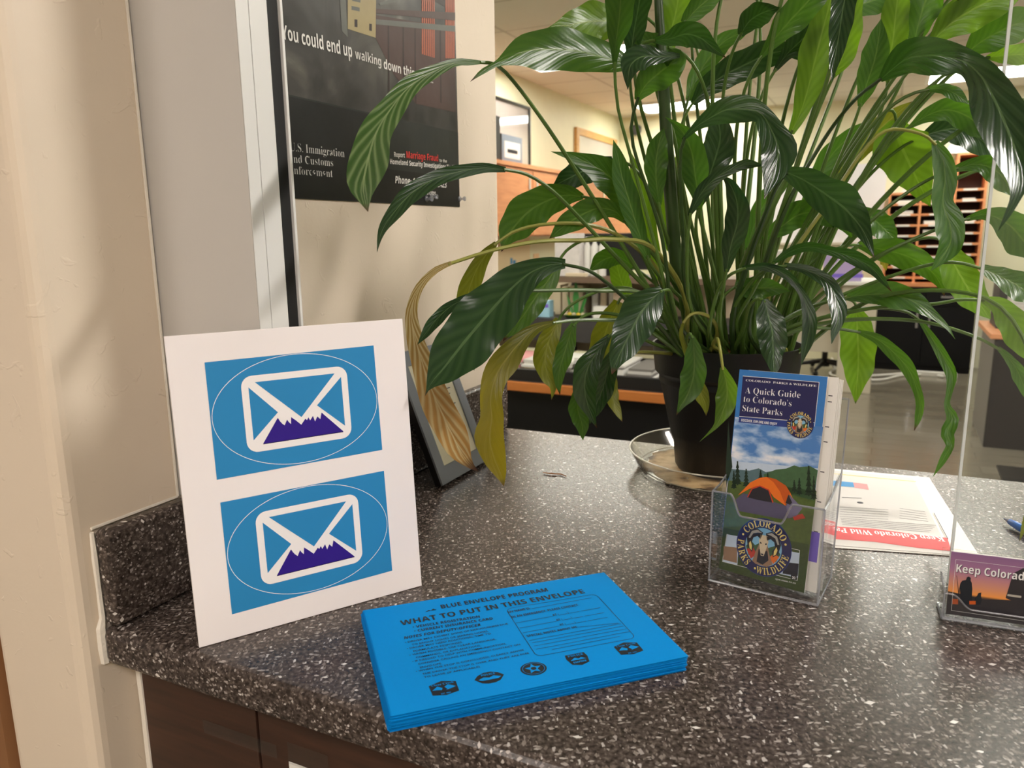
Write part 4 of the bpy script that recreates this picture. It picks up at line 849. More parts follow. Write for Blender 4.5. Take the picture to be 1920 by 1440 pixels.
leaf([(1608,621,4),(1645,636,10),(1680,665,14),(1705,695,13),(1718,727,9),(1725,757,8),(1722,782,7),(1714,808,0)], .98, .95, 'GT', roll=.3, stalk=[(1445,645,1.02),(1500,618,1.0),(1560,616,.99)])
leaf([(1725,600,4),(1748,635,8),(1768,668,11),(1783,702,11),(1780,735,6),(1776,760,6),(1786,785,12),(1776,812,13),(1782,835,8),(1768,862,7),(1750,893,0)], .98, .90, 'G', roll=.4, stalk=[(1455,640,1.02),(1560,590,1.0),(1640,578,.99),(1700,585,.985)])
leaf([(1610,460,6),(1655,468,22),(1700,480,26),(1740,503,19),(1762,530,10),(1771,556,0)], 1.06, 1.05, 'GT')
leaf([(1618,392,6),(1643,415,24),(1665,436,20),(1682,456,0)], 1.08, 1.08, 'G')
leaf([(1650,478,3),(1658,492,8),(1662,508,0)], 1.1, 1.1, 'Y', stalk=0)
leaf([(1960,850,5),(1940,925,9),(1922,982,6),(1911,1016,0)], .80, .78, 'O', stalk=[(1640,560,.97),(1850,560,.88),(1945,700,.82)])
# --- centre
leaf([(1312,395,4),(1308,360,15),(1303,325,25),(1298,290,27),(1285,255,18),(1266,233,6),(1247,219,0)], .97, .94, 'G', roll=-.3)
leaf([(1310,390,4),(1325,345,18),(1340,300,30),(1350,262,28),(1347,228,16),(1338,205,0)], 1.0, .99, 'D', roll=.2)
leaf([(1236,385,4),(1231,345,16),(1230,305,22),(1236,268,16),(1245,240,0)], 1.0, .99, 'G')
leaf([(1362,510,4),(1370,462,17),(1382,420,23),(1382,380,20),(1369,346,10),(1352,328,0)], .95, .93, 'D', roll=-.3, stalk=[(1350,610,1.0),(1355,550,.97)])
leaf([(1292,405,3),(1315,362,12),(1342,334,12),(1372,317,9),(1402,308,9),(1435,310,0)], .94, .90, 'D', stalk=[(1300,590,1.0),(1288,480,.96)])
leaf([(1187,405,4),(1172,370,23),(1147,335,31),(1112,310,22),(1076,295,10),(1033,284,0)], 1.04, .98, 'G', roll=.3)
leaf([(1150,303,10),(1105,316,25),(1065,335,20),(1034,351,0)], 1.08, 1.04, 'D')
leaf([(1094,369,5),(1062,366,21),(1027,376,30),(992,396,36),(962,428,29),(948,452,12),(940,472,0)], 1.04, .98, 'GT', roll=.1, lab='broad green leaf in front of the orange wall cabinet')
leaf([(1172,416,4),(1152,396,13),(1120,391,22),(1085,406,23),(1055,426,16),(1030,447,0)], 1.0, .95, 'GT')
leaf([(1215,485,6),(1196,430,15),(1181,380,20),(1166,330,18),(1158,290,10),(1150,262,0)], 1.0, .98, 'G', roll=.5)
leaf([(1236,525,6),(1223,470,15),(1211,420,19),(1200,370,17),(1191,320,10),(1180,280,0)], 1.1, 1.1, 'B')
leaf([(1190,502,4),(1160,482,15),(1130,488,18),(1104,509,0)], 1.1, 1.08, 'G')
leaf([(1187,575,6),(1166,530,17),(1156,495,15),(1150,468,0)], 1.12, 1.12, 'B')
leaf([(1378,533,7),(1410,540,21),(1448,540,15),(1482,546,0)], 1.0, .97, 'G', stalk=[(1345,620,1.03),(1355,560,1.01)])
leaf([(1255,470,5),(1250,420,14),(1252,370,18),(1262,330,12),(1268,290,0)], 1.12, 1.12, 'B')
leaf([(1400,470,4),(1415,420,14),(1440,372,18),(1470,340,10),(1490,310,0)], 1.12, 1.13, 'G')
leaf([(1500,400,4),(1530,340,16),(1560,290,20),(1600,250,12),(1630,225,0)], 1.14, 1.15, 'G')
leaf([(1570,330,4),(1600,290,18),(1640,250,22),(1680,215,14),(1710,190,0)], 1.14, 1.16, 'O')
# --- crown above the picture and beyond its right edge
for (x, y, dx, dy, w, Y) in ((1150, -40, -90, -110, 34, .98), (1225, -60, -40, -160, 36, 1.02), (1300, -50, 30, -170, 34, 1.08), (1360, -30, 70, -150, 30, 1.0), (1440, -60, 60, -170, 36, 1.14), (1500, -90, 90, -120, 32, .95),
                             (1580, -110, 60, -140, 34, 1.15), (1660, -100, 110, -120, 36, 1.05), (1760, -80, 140, -80, 34, 1.12), (1840, -60, 160, -90, 36, 1.02), (1950, 60, 150, 20, 34, 1.1), (1980, 200, 130, 90, 32, 1.05),
                             (1960, 330, 140, 140, 34, 1.12), (1250, -10, -90, -60, 26, 1.2), (1420, 0, -30, -140, 28, 1.22), (1620, -30, 20, -150, 30, 1.24)):
    leaf([(x, y, 4), (x+dx*.3, y+dy*.4, w*.8), (x+dx*.65, y+dy*.75, w), (x+dx, y+dy*.85, w*.5), (x+dx*1.25, y+dy*.7, 0)], Y, Y+R.uniform(-.06, .04), R.choice(['G', 'G', 'D', 'B']), rad=R.uniform(.0024, .0034))
# thick sheathed flower stem in the middle
b = MB(); b.tube([PC+Vector((-.028, -.02, .184)), P(1268, 500, 1.02), P(1256, 350, 1.01), P(1246, 200, 1.0), P(1238, 60, .99), P(1230, -80, .99)], [.008, .0085, .0085, .0075, .006, .004], 12); b.build('flower_stem', 'SD', plant, smooth=True)
b = MB(); b.tube([PC+Vector((.02, -.03, .184)), P(1395, 500, 1.0), P(1440, 400, .98), P(1475, 335, .97)], [.007, .0065, .0055, .003], 12); b.build('flower_stem', 'S', plant, smooth=True)
print('LEAVES', NL[0])

# ================================================================== small picture frame leaning by the wall
pf = empty('picture_frame', W(.13, .09, .0006), 'small grey and black picture frame with a certificate leaning on the backsplash behind the sign', 'picture frame')
lt = math.radians(21.5); uf = Z*math.cos(lt)-WT*math.sin(lt); nf_ = WT*math.cos(lt)+Z*math.sin(lt); o_ = W(.058, .0905, .005); fwid, fhei = .142, .202
b = MB(); b.box(o_-nf_*.012, WS*fwid, uf*fhei, nf_*.0105); b.build('backing', 'frame_black', pf, bevel=.0008)
b = MB()
for (u0, u1, v0, v1) in ((0, fwid, 0, .024), (0, fwid, fhei-.022, fhei), (0, .020, .024, fhei-.022), (fwid-.020, fwid, .024, fhei-.022)):
    b.box(o_+WS*u0+uf*v0-nf_*.0014, WS*(u1-u0), uf*(v1-v0), nf_*.003)
M['frame_grey'] = mat('grey_frame_face', srgb(134, 140, 150), .3, .3)
b.build('frame_face', 'frame_grey', pf)
b = MB(); b.box(o_+WS*.0205+uf*.0245-nf_*.0012, WS*(fwid-.041), uf*(fhei-.047), nf_*.0006); cert = b.build('certificate', mat('cream_certificate', srgb(222, 216, 190), .4, coat=.4), pf)
S = Surf(o_+WS*.0205+uf*.0245-nf_*.0006, WS, uf)
wq = fwid-.041; hq = fhei-.047
for k, (c0, c1, hgt) in enumerate(((.2, .8, .007), (.3, .7, .004))): S.text(('CERTIFICATE', 'of appreciation')[k], (wq*c0, hq-.022-.012*k), (wq*c1, hq-.022-.012*k), hgt, 'ink_soft', 's', loc=True)
for k in range(9):
    v = hq-.05-.0085*k; a0 = .12+.05*(k % 3); S.loc_poly([(wq*a0, v), (wq*(1-a0), v), (wq*(1-a0), v+.0014), (wq*a0, v+.0014)], 'ink_soft', 1, 'printed_text')
S.finish(cert)

# ================================================================== brochure holder and brochures
ha = PZ(1329, 1090, 0); hb = PZ(1533, 1138, 0); hx = (hb-ha).normalized(); hy = Z.cross(hx); HWd = (hb-ha).length; HD = .0735; ha.z = .0006
def plate(mb, o, a, b_, th_, mi=0): mb.box(o, a, b_, a.cross(b_).normalized()*th_, mi)
hold = empty('brochure_holder', ha+hx*HWd/2+hy*HD/2, 'clear plastic leaflet holder standing on the counter, filled with state park brochures', 'brochure holder')
tk = .0022; fh = .099; lean = .16
b = MB(); b.box(ha, hx*HWd, hy*HD, Z*tk); b.build('floor_plate', 'holder', hold)
# front panel with a dipped finger cut-out
def cut(u):
    a_, c_ = .018, HWd-.028
    if u < a_ or u > c_: return fh
    k = min((u-a_)/.012, (c_-u)/.012, 1); return fh - .022*(.5-.5*math.cos(math.pi*k))
us = [HWd*i/60 for i in range(61)]; top = [(u, cut(u)) for u in us]
b = MB()
fr_ = [ha+hx*u+Z*z for u, z in top]; lo_ = [ha+hx*u+Z*tk for u, z in top]; k = len(us)
b.add(fr_+lo_+[p+hy*tk for p in fr_]+[p+hy*tk for p in lo_], [(i, i+1, k+i+1, k+i) for i in range(k-1)]+[(2*k+i, 2*k+i+1, 3*k+i+1, 3*k+i) for i in range(k-1)]+[(i, i+1, 2*k+i+1, 2*k+i) for i in range(k-1)])
b.build('front_panel', 'holder', hold)
bkU = Z*math.cos(lean)+hy*math.sin(lean); BHt = .190
b = MB(); plate(b, ha+hy*(HD-.002)+Z*tk, hx*HWd, bkU*BHt, tk); b.build('back_panel', 'holder', hold)
for sgn in (0, 1):
    o = ha+hx*(HWd-tk if sgn else 0)+Z*tk; b = MB()
    pr = [o+hy*.001, o+hy*(HD-.002), o+hy*(HD-.002)+bkU*.110, o+hy*.0225+Z*(fh-.003), o+hy*.001+Z*(fh-.003)]
    b.prism(pr, hx*tk); b.build('side_panel', 'holder', hold)
# bright edges of the moulded plastic
b = MB(); r_ = .0011
b.tube([p+hy*tk*.5 for p in fr_], r_, 5)
for u in (0, HWd): b.tube([ha+hx*u+Z*.002, ha+hx*u+Z*fh], r_*.9, 5)
b.tube([ha+Z*.001, ha+hx*HWd+Z*.001, ha+hx*HWd+hy*HD+Z*.001, ha+hy*HD+Z*.001, ha+Z*.001], r_*1.3, 5)
for u in (0, HWd):
    q = ha+hx*u; b.tube([q+Z*fh, q+hy*.022+Z*fh, q+hy*(HD-.002)+bkU*.112], r_, 5)
    b.tube([q+hy*(HD-.002)+Z*tk, q+hy*(HD-.002)+bkU*BHt], r_*.8, 5)
b.tube([ha+hy*(HD-.002)+bkU*BHt, ha+hx*HWd+hy*(HD-.002)+bkU*BHt], r_*.9, 5)
b.build('moulded_edge', 'holder_edge', hold)

BV = (.221, .759, .0042, -.77, .188, .035); BWd, BHg = .0933, .2159
def brochure_axes(a, th, ro):
    X = Vector((math.cos(a), math.sin(a), 0)); B = Vector((-math.sin(a), math.cos(a), 0)); U = Z*math.cos(th)+B*math.sin(th)
    return X*math.cos(ro)+U*math.sin(ro), U*math.cos(ro)-X*math.sin(ro)
GR = 'state park brochures in the clear holder'
bX, bU = brochure_axes(*BV[3:]); bN = bX.cross(bU)
bO = Vector(BV[:3])
for i in range(1, 5):
    X_, U_ = brochure_axes(BV[3]+.025*i, BV[4]-.004*i, BV[5]-.004*i); 
    o = bO - bN*(.0024*i) + Vector((hx.x, hx.y, 0))*(.0004*i+.0085) + Z*.001*(i % 2) - U_*(.0015*(i > 2)); o.z = max(o.z, .0036)
    b = MB(); b.box(o, X_*BWd, U_*(BHg-.0008*i), -X_.cross(U_)*.0009)
    br_ = b.build('park_brochure', 'paper' if i != 3 else 'print_lblue' if 'print_lblue' in M else 'paper')
    tag(br_, ('white brochure just behind the front one, its right edge showing', 'second brochure behind the front one in the holder', 'blue edged brochure at the back of the holder', 'rearmost brochure in the holder')[i-1], 'brochure', GR)
    if i == 1:
        S = Surf(o+U_*0, X_, U_)
        for v in (.196, .190, .165, .15, .12, .09, .06): S.loc_poly([(BWd-.008, v), (BWd-.004, v), (BWd-.004, v+.001), (BWd-.008, v+.001)], 'ink_soft', 1, 'printed_text')
        S.loc_poly([(BWd-.016, .03), (BWd-.002, .03), (BWd-.002, .06), (BWd-.016, .06)], 'violet', 1); S.finish(br_)
def m_sky():
    m, nt, b = new_mat('brochure_sky_print'); p = wpos(nt, (1, 1, 2.2))
    n = N(nt, 'ShaderNodeTexNoise'); n.inputs['Scale'].default_value = 26; n.inputs['Detail'].default_value = 6; nt.links.new(p, n.inputs[0])
    nt.links.new(ramp(nt, n.outputs['Fac'], [(.44, srgb(72, 124, 188)), (.54, srgb(170, 194, 222)), (.62, srgb(228, 230, 236))]), b.inputs['Base Color']); b.inputs['Roughness'].default_value = .3; b.inputs['Coat Weight'].default_value = .3; return m
M['b_sky'] = m_sky()
for nme, c_, nz in (('b_blue', (52, 120, 190), .05), ('b_navy', (34, 34, 84), .03), ('b_navy2', (40, 60, 130), .03), ('b_haze', (188, 204, 222), .06), ('b_mt', (84, 110, 116), .15), ('b_mt2', (64, 96, 62), .25), ('b_grass', (78, 96, 44), .35), ('b_grass2', (58, 74, 34), .35),
                    ('b_tree', (24, 44, 26), .3), ('b_orange', (226, 112, 30), .08), ('b_orange2', (190, 84, 22), .08), ('b_tent', (84, 80, 104), .06), ('b_tent2', (108, 104, 132), .06), ('b_dark', (40, 38, 44), .1), ('b_gold', (226, 204, 120), .03), ('b_white', (236, 236, 236), .02),
                    ('b_cream', (214, 196, 164), .05), ('b_fur', (150, 118, 92), .08), ('b_horn', (170, 166, 156), .1), ('b_lsky', (130, 184, 218), .05), ('b_red', (190, 60, 40), .05)):
    M[nme] = mat(nme, srgb(*c_), .3, coat=.3, noise=nz, nscale=240)
b = MB(); b.box(bO, bX*BWd, bU*BHg, -bN*.0012)
br = b.build('park_brochure', 'paper'); tag(br, 'front brochure with orange tent photo and round bighorn sheep badges', 'brochure', GR)
S = Surf(bO, bX, bU, [(1354, 1063), (1504, 1113), (1549, 701), (1392, 689)], BWd, BHg, (1300, 660, 2.769))
A = lambda pts, c, l=1: S.poly(pts, c, l)
S.loc_poly([(0, 0), (BWd, 0), (BWd, BHg), (0, BHg)], 'b_blue', 0)
l_ = lambda y: 0
A([(232, 330), (665, 380), (632, 640), (205, 600)], 'b_sky', 1)
A([(212, 560), (640, 600), (632, 650), (203, 620)], 'b_haze', 2)
A([(205, 600), (300, 610), (345, 598), (380, 618), (430, 610), (380, 680), (200, 660)], 'b_mt', 3)
A([(370, 630), (430, 605), (480, 600), (520, 583), (545, 592), (600, 588), (637, 610), (615, 770), (380, 700)], 'b_mt2', 4)
A([(198, 660), (380, 680), (630, 720), (565, 1255), (150, 1115)], 'b_grass', 4)
A([(175, 905), (590, 1000), (565, 1255), (150, 1115)], 'b_grass2', 5)
def fir(x, y0, y1, w_):
    n_ = 5; A([(x-w_*.08, y1+6), (x+w_*.08, y1+6), (x+w_*.08, y0), (x-w_*.08, y0)], 'b_tree', 5)
    for i in range(n_): ya = y0+(y1-y0)*i/n_; yb = y0+(y1-y0)*(i+1.5)/n_; ww = w_*(.25+.75*(i+1)/n_)/2; A([(x-ww, min(yb, y1)), (x+ww, min(yb, y1)), (x, ya)], 'b_tree', 6)
for f_ in ((243, 560, 680, 40), (285, 600, 690, 38), (355, 605, 650, 26), (390, 620, 660, 20), (520, 660, 720, 30), (545, 650, 735, 34), (592, 585, 740, 44), (617, 640, 760, 34), (225, 610, 700, 30)): fir(*f_)
A([(200, 350), (208, 470), (218, 590), (196, 660), (190, 700), (186, 600)], 'b_tree', 6)
# tent
A([(232, 760), (270, 728), (300, 735), (480, 795), (540, 820), (530, 850), (460, 866), (250, 820)], 'b_tent', 7)
A([(480, 795), (500, 740), (560, 810), (530, 850), (490, 862)], 'b_tent2', 8)
A([(245, 738), (305, 672), (350, 648), (385, 643), (430, 655), (480, 690), (500, 725), (515, 762), (498, 735), (478, 796), (420, 750), (395, 712), (340, 690), (300, 705)], 'b_orange', 9)
A([(385, 643), (430, 655), (480, 690), (500, 725), (478, 796), (450, 720), (420, 672)], 'b_orange2', 10)
A([(290, 748), (312, 705), (350, 692), (395, 712), (415, 778), (340, 762)], 'b_dark', 10)
for p0, p1 in (((292, 748), (314, 704)), ((314, 704), (352, 690)), ((352, 690), (396, 712)), ((396, 712), (416, 778))): S.line(p0, p1, .0012, 'b_red', 11, 'printed_picture')
A([(478, 780), (492, 735), (510, 778), (500, 790)], 'b_dark', 11); A([(510, 850), (560, 838), (575, 862), (520, 872)], 'b_red', 8)
# title block
A([(271, 115), (647, 143), (625, 355), (252, 326)], 'b_navy', 3)
for p0, p1 in (((271, 115), (647, 143)), ((647, 143), (622, 378)), ((252, 326), (622, 357))): S.line(p0, p1, .0005, 'b_white', 4, 'printed_picture')
A([(252, 328), (500, 349), (498, 384), (248, 357)], 'b_navy2', 3)
S.text('COLORADO  PARKS & WILDLIFE', (285, 142), (633, 168), 10, 'b_white', 's', 5)
S.text('A Quick Guide', (281, 205), (552, 228), 32, 'b_white', 's', 5, off=-.014)
S.text('to Colorado’s', (273, 250), (508, 273), 32, 'b_white', 's', 5, off=-.014)
S.text('State Parks', (267, 298), (462, 323), 32, 'b_white', 's', 5, off=-.014)
S.text('DISCOVER, EXPLORE AND ENJOY', (262, 352), (437, 372), 13, 'b_white', 'b', 5)
# lower photos
A([(192, 940), (250, 952), (240, 1100), (170, 1080)], 'b_haze', 6); A([(175, 1000), (240, 1010), (238, 1090), (172, 1070)], 'b_fur', 7)
A([(480, 1030), (545, 1045), (535, 1175), (440, 1150)], 'b_haze', 6); A([(470, 1090), (540, 1100), (534, 1165), (460, 1150)], 'b_dark', 7)
for p0, p1 in (((190, 940), (545, 1030)), ((545, 1030), (532, 1188)), ((168, 1080), (532, 1188)), ((190, 940), (168, 1080))): S.line(p0, p1, .0004, 'b_white', 6, 'printed_picture')
A([(503, 1152), (532, 1158), (529, 1186), (500, 1180)], 'b_dark', 12); S.text('20', (508, 1178), (524, 1181), 14, 'b_white', 'b', 14)
S.text('cpw.state.co.us', (424, 1180), (524, 1206), 10, 'b_white', 'p', 8)
def parkbadge(cx, cy, r, lv):
    PB = 'printed_badge#%d' % cx
    c = S.loc(cx, cy); E = lambda k, col, l: S.ell(c, r*k, r*k, col, l, PB, n=48)
    E(1, 'b_navy2', lv); E(.985, 'b_navy', lv+1); E(.66, 'b_lsky', lv+2)
    q_ = lambda pts, col, l: S.loc_poly([(c[0]+a*r, c[1]+b_*r) for a, b_ in pts], col, l, PB)
    q_([(-.63, -.1), (-.45, .12), (-.3, .0), (-.1, .15), (.15, 0), (.4, .14), (.63, -.1), (.5, -.4), (-.5, -.4)], 'b_mt2', lv+3)
    q_([(-.6, -.2), (-.35, -.1), (-.2, -.3), (-.4, -.5)], 'b_red', lv+4); q_([(.6, -.2), (.4, -.12), (.25, -.3), (.42, -.48)], 'b_orange', lv+4)
    q_([(-.34, -.56), (-.25, -.2), (-.15, .1), (.15, .1), (.25, -.2), (.4, -.5), (.2, -.64), (-.2, -.64)], 'b_fur', lv+5)
    q_([(-.18, -.55), (-.15, -.1), (.17, -.1), (.24, -.4), (.05, -.6)], 'b_dark', lv+6)
    q_([(-.14, .42), (.14, .42), (.17, .2), (.1, -.12), (.05, -.3), (-.05, -.3), (-.1, -.12), (-.17, .2)], 'b_cream', lv+7)
    for sg in (-1, 1):
        pts = [(.05, .50), (.26, .60), (.50, .50), (.62, .22), (.56, -.10), (.38, -.26), (.34, -.06), (.42, .1), (.38, .26), (.24, .34), (.12, .26)]
        q_([(sg*a, b_) for a, b_ in pts], 'b_dark', lv+7); q_([(sg*a, b_) for a, b_ in ((.08, .48), (.26, .56), (.46, .47), (.56, .22), (.5, .2), (.40, .40), (.24, .46))], 'b_horn', lv+8)
        q_([(sg*a, b_) for a, b_ in ((.40, -.04), (.47, .12), (.52, .02), (.48, -.14), (.40, -.2))], 'b_gold', lv+8)
        q_([(sg*a, b_) for a, b_ in ((.06, .14), (.12, .17), (.13, .12), (.07, .1))], 'b_dark', lv+9)
    q_([(-.05, -.22), (.05, -.22), (.03, -.28), (-.03, -.28)], 'b_dark', lv+9)
    S.arc('COLORADO', c, r*.82, r*.235, math.radians(90), 'b_gold', 's', lv+6, PB, True, .8)
    S.arc('PARKS', c, r*.82, r*.235, math.radians(205), 'b_gold', 's', lv+6, PB, False, .7)
    S.arc('WILDLIFE', c, r*.82, r*.235, math.radians(306), 'b_gold', 's', lv+6, PB, False, .7)
    for an in (160, 20, 255): q = (c[0]+r*.82*math.cos(math.radians(an)), c[1]+r*.82*math.sin(math.radians(an))); S.ell(q, r*.04, r*.04, 'b_gold', lv+6, PB, n=10)
rb = (Vector(S.loc(499, 1010))-Vector(S.loc(233, 1010))).length/2
parkbadge(367, 1010, rb, 8); parkbadge(551, 368, rb*.46, 8)
S.finish(br)

# ================================================================== card holder at the right edge
ka = PZ(1766, 1162, 0); kb = PZ(1920, 1185, 0); kx = (kb-ka).normalized(); ky = Z.cross(kx); ka.z = .0006
KW, KD = .098, .030
ch = empty('card_holder', ka+kx*KW/2+ky*KD/2, 'low clear card holder at the right edge of the counter', 'card holder')
b = MB(); b.box(ka, kx*KW, ky*KD, Z*.003); b.build('floor_plate', 'holder', ch)
kl = .0; kU = Z*math.cos(.12)+ky*math.sin(.12)
b = MB(); us = [KW*i/50 for i in range(51)]; tp = [ka+kx*u+Z*(.026-.013*(lambda q: .5-.5*math.cos(math.pi*max(0, min(1, q))))(min((u-.006)/.018, (KW-.006-u)/.018))) for u in us]; lo2 = [ka+kx*u+Z*.003 for u in us]; k = len(us)
b.add(tp+lo2+[p+ky*.0018 for p in tp]+[p+ky*.0018 for p in lo2], [(i, i+1, k+i+1, k+i) for i in range(k-1)]+[(2*k+i, 2*k+i+1, 3*k+i+1, 3*k+i) for i in range(k-1)]+[(i, i+1, 2*k+i+1, 2*k+i) for i in range(k-1)]); b.build('front_panel', 'holder', ch)
b = MB(); plate(b, ka+ky*(KD-.004)+Z*.003, kx*KW, kU*.056, .0018); b.build('back_panel', 'holder', ch)
for u in (0, KW-.0018): b = MB(); b.prism([ka+kx*u+ky*.001+Z*.003, ka+kx*u+ky*(KD-.004)+Z*.003, ka+kx*u+ky*(KD-.004)+Z*.034, ka+kx*u+ky*.001+Z*.024], kx*.0018); b.build('side_panel', 'holder', ch)
b = MB(); b.tube([p+ky*.0009 for p in tp], .0009, 5); b.tube([ka+Z*.0014, ka+kx*KW+Z*.0014, ka+kx*KW+ky*KD+Z*.0014, ka+ky*KD+Z*.0014, ka+Z*.0014], .0016, 5)
for u in (0, KW): b.tube([ka+kx*u+Z*.002, ka+kx*u+Z*.026], .0009, 5); b.tube([ka+kx*u+Z*.026, ka+kx*u+ky*(KD-.004)+Z*.036], .0009, 5)
b.build('moulded_edge', 'holder_edge', ch)
CW, CH = .0905, .0605
c0 = ka+kx*.0040+ky*.0060+Z*.0034; ck = Z*math.cos(.10)+ky*math.sin(.10)
def m_card():
    m, nt, b = new_mat('sunset_photo_print'); g_ = N(nt, 'ShaderNodeTexCoord')
    sx = N(nt, 'ShaderNodeSeparateXYZ'); nt.links.new(g_.outputs['Object'], sx.inputs[0])
    nt.links.new(ramp(nt, math_(nt, 'DIVIDE', sx.outputs[2], CH), [(.0, srgb(52, 38, 32)), (.33, srgb(90, 62, 44)), (.36, srgb(232, 150, 70)), (.48, srgb(206, 140, 110)), (.72, srgb(160, 112, 146)), (1, srgb(130, 92, 136))]), b.inputs['Base Color'])
    b.inputs['Roughness'].default_value = .3; b.inputs['Coat Weight'].default_value = .3; return m
M['c_sun'] = m_card()
for i in (2, 1, 0):
    o = c0+ky*.0012*i; b = MB(); b.box(o, kx*CW, ck*CH, ky*.0006)
    cdo = b.build('information_card', 'c_sun' if i == 0 else 'paper', org=o)
    tag(cdo, ('front sunset card headed Keep Colorado in the low clear holder', 'white card just behind the sunset card in the low holder', 'rearmost white card in the low clear holder')[i], 'card', 'cards in the low clear holder')
S = Surf(c0, kx, ck)
zz = lambda x, y: S.loc(1560+x/3.79, 840+y/3.79, raw=True)
S.loc_poly([(0, 0), (CW, 0), (CW, .017), (.05, .0215), (.03, .019), (0, .022)], 'b_dark', 1)
u0, v0 = zz(860, 1120)
def sil(pts, c='ink', l=3): S.loc_poly([zz(*p) for p in pts], c, l)
# father and child fishing
sil([(915, 1090), (908, 1000), (905, 1035), (897, 1030), (912, 960), (925, 942), (952, 936), (958, 918), (972, 912), (986, 922), (984, 940), (992, 956), (997, 1000), (993, 1060), (1000, 1110), (940, 1110)])
sil([(1010, 1100), (1015, 1062), (1030, 1050), (1040, 1030), (1060, 1026), (1058, 1050), (1064, 1080), (1055, 1112), (1012, 1114)])
S.loc_poly([zz(884, 905), zz(887, 905), zz(902, 1035), zz(898, 1035)], 'ink', 2)
S.loc_poly([zz(855, 1070), zz(895, 1072), zz(895, 1110), zz(855, 1108)], 'b_orange2', 3); S.loc_poly([zz(975, 1085), zz(1020, 1085), zz(1020, 1110), zz(975, 1110)], 'b_orange2', 4)  # orange reflections painted as flat patches on the card
# parked vehicle at the right
vx_, vy_ = zz(1235, 1050)
S.loc_poly([(vx_, vy_-.002), (vx_+.002, vy_+.010), (vx_+.004, vy_+.022), (vx_+.012, vy_+.0285), (CW-.002, vy_+.0285), (CW-.002, vy_-.012), (vx_+.016, vy_-.008)], 'b_dark', 2)
S.loc_poly([(vx_+.001, vy_), (vx_+.012, vy_), (vx_+.012, vy_+.002), (vx_+.001, vy_+.002)], 'b_horn', 3)
iu = .0040
for a_, c_ in (((iu, iu), (CW-iu, iu)), ((iu, CH-iu-.003), (CW-iu, CH-iu-.003)), ((iu, iu), (iu, CH-iu-.003)), ((CW-iu, iu), (CW-iu, CH-iu-.003))):
    a_, c_ = Vector(a_), Vector(c_); d_ = (c_-a_).normalized(); q_ = Vector((-d_.y, d_.x))*.00012; S.loc_poly([a_-q_, c_-q_, c_+q_, a_+q_], 'b_white', 4, 'printed_picture')
t0 = Vector(zz(880, 878)); t1 = Vector(zz(1362, 932)); 
S.text('Keep Colorado Wild', (t0.x+.0005, t0.y-.0005), (t0.x+.0625+.018, t0.y-.0005), .0074, 'ink', 'b', 5, loc=True); S.text('Keep Colorado Wild', tuple(t0), (t0.x+.0625+.0175, t0.y), .0074, 'b_white', 'b', 6, loc=True)
S.finish(cdo)

# ================================================================== acrylic screen
pa = PZ(1781, 1095, .0006); pxd = kx*.25+WT*.75; pxd = Vector((pxd.x, pxd.y, 0)).normalized(); pn = Z.cross(pxd)
b = MB(); b.box(pa, pxd*.95, pn*.005, Z*.98); scr = b.build('acrylic_screen', 'plexi'); tag(scr, 'tall clear acrylic screen standing on the counter at the right, seen edge on', 'screen')
b = MB(); b.box(pa-pxd*.0026, pxd*.0025, pn*.005, Z*.98); b.build('cut_edge', 'plexi_edge', scr)

# ================================================================== papers, pen and crumbs on the counter
def quad_sheet(name, px, z, mt, label, cat_, grp=None, th=.0006):
    q = [PZ(x, y, z) for x, y in px]; b = MB(); b.prism(q, Z*th); o = b.build(name, mt); tag(o, label, cat_, grp); return q, o
PG = 'leaflets lying behind the brochure holder'
quad_sheet('paper_sheet', [(1545, 1026), (1838, 1046), (1742, 896), (1548, 878)], .0006, 'paper', 'white paper underneath the red banded leaflet, sticking out on the right', 'paper', PG)
q, fl = quad_sheet('leaflet', [(1540, 1021), (1782, 1040), (1712, 897), (1535, 880)], .0016, 'paper2', 'white leaflet with a red band lying upside down behind the brochure holder', 'leaflet', PG)
Xl = (q[1]-q[0]).normalized(); S = Surf(q[0]+Z*.0006, Xl, Z.cross(Xl), zoom=(1560, 840, 3.79))
M['red_pale'] = mat('faded_red_print', srgb(206, 70, 74), .5, noise=.2, nscale=60)
S.poly([(-60, 545), (50, 560), (300, 575), (600, 615), (820, 640), (850, 735), (600, 710), (300, 668), (40, 650), (-70, 640)], 'red_pale', 1)
S.text('Keep Colorado Wild Pass', (785, 640), (60, 575), -26, 'b_white', 'b', 3) if False else S.text('Keep Colorado Wild Pass', (785, 634), (-40, 562), 30, 'b_white', 's', 3)
for k in range(5): S.line((60+k*3, 500+k*11), (740-k*12, 552+k*12), .0009, 'ink_soft', 2)
for k in range(5): S.line((480, 430+k*17), (660+k*6, 455+k*17), .0009, 'ink_soft', 2); S.line((55, 420+k*17), (400, 440+k*17), .0009, 'ink_soft', 2)
S.line((70, 352), (210, 358), .0022, 'ink', 2); S.ell(S.loc(200, 390), .004, .004, 'ink_soft', 2, 'printed_badge')
S.poly([(0, 232), (150, 245), (160, 280), (0, 268)], 'print_blue', 1); S.poly([(150, 245), (250, 258), (262, 298), (160, 282)], 'pink', 1); S.line((0, 182), (600, 240), .002, 'yellow', 1)
S.line((724, 463), (825, 650), .0008, 'ink_soft', 2)
S.finish(fl)
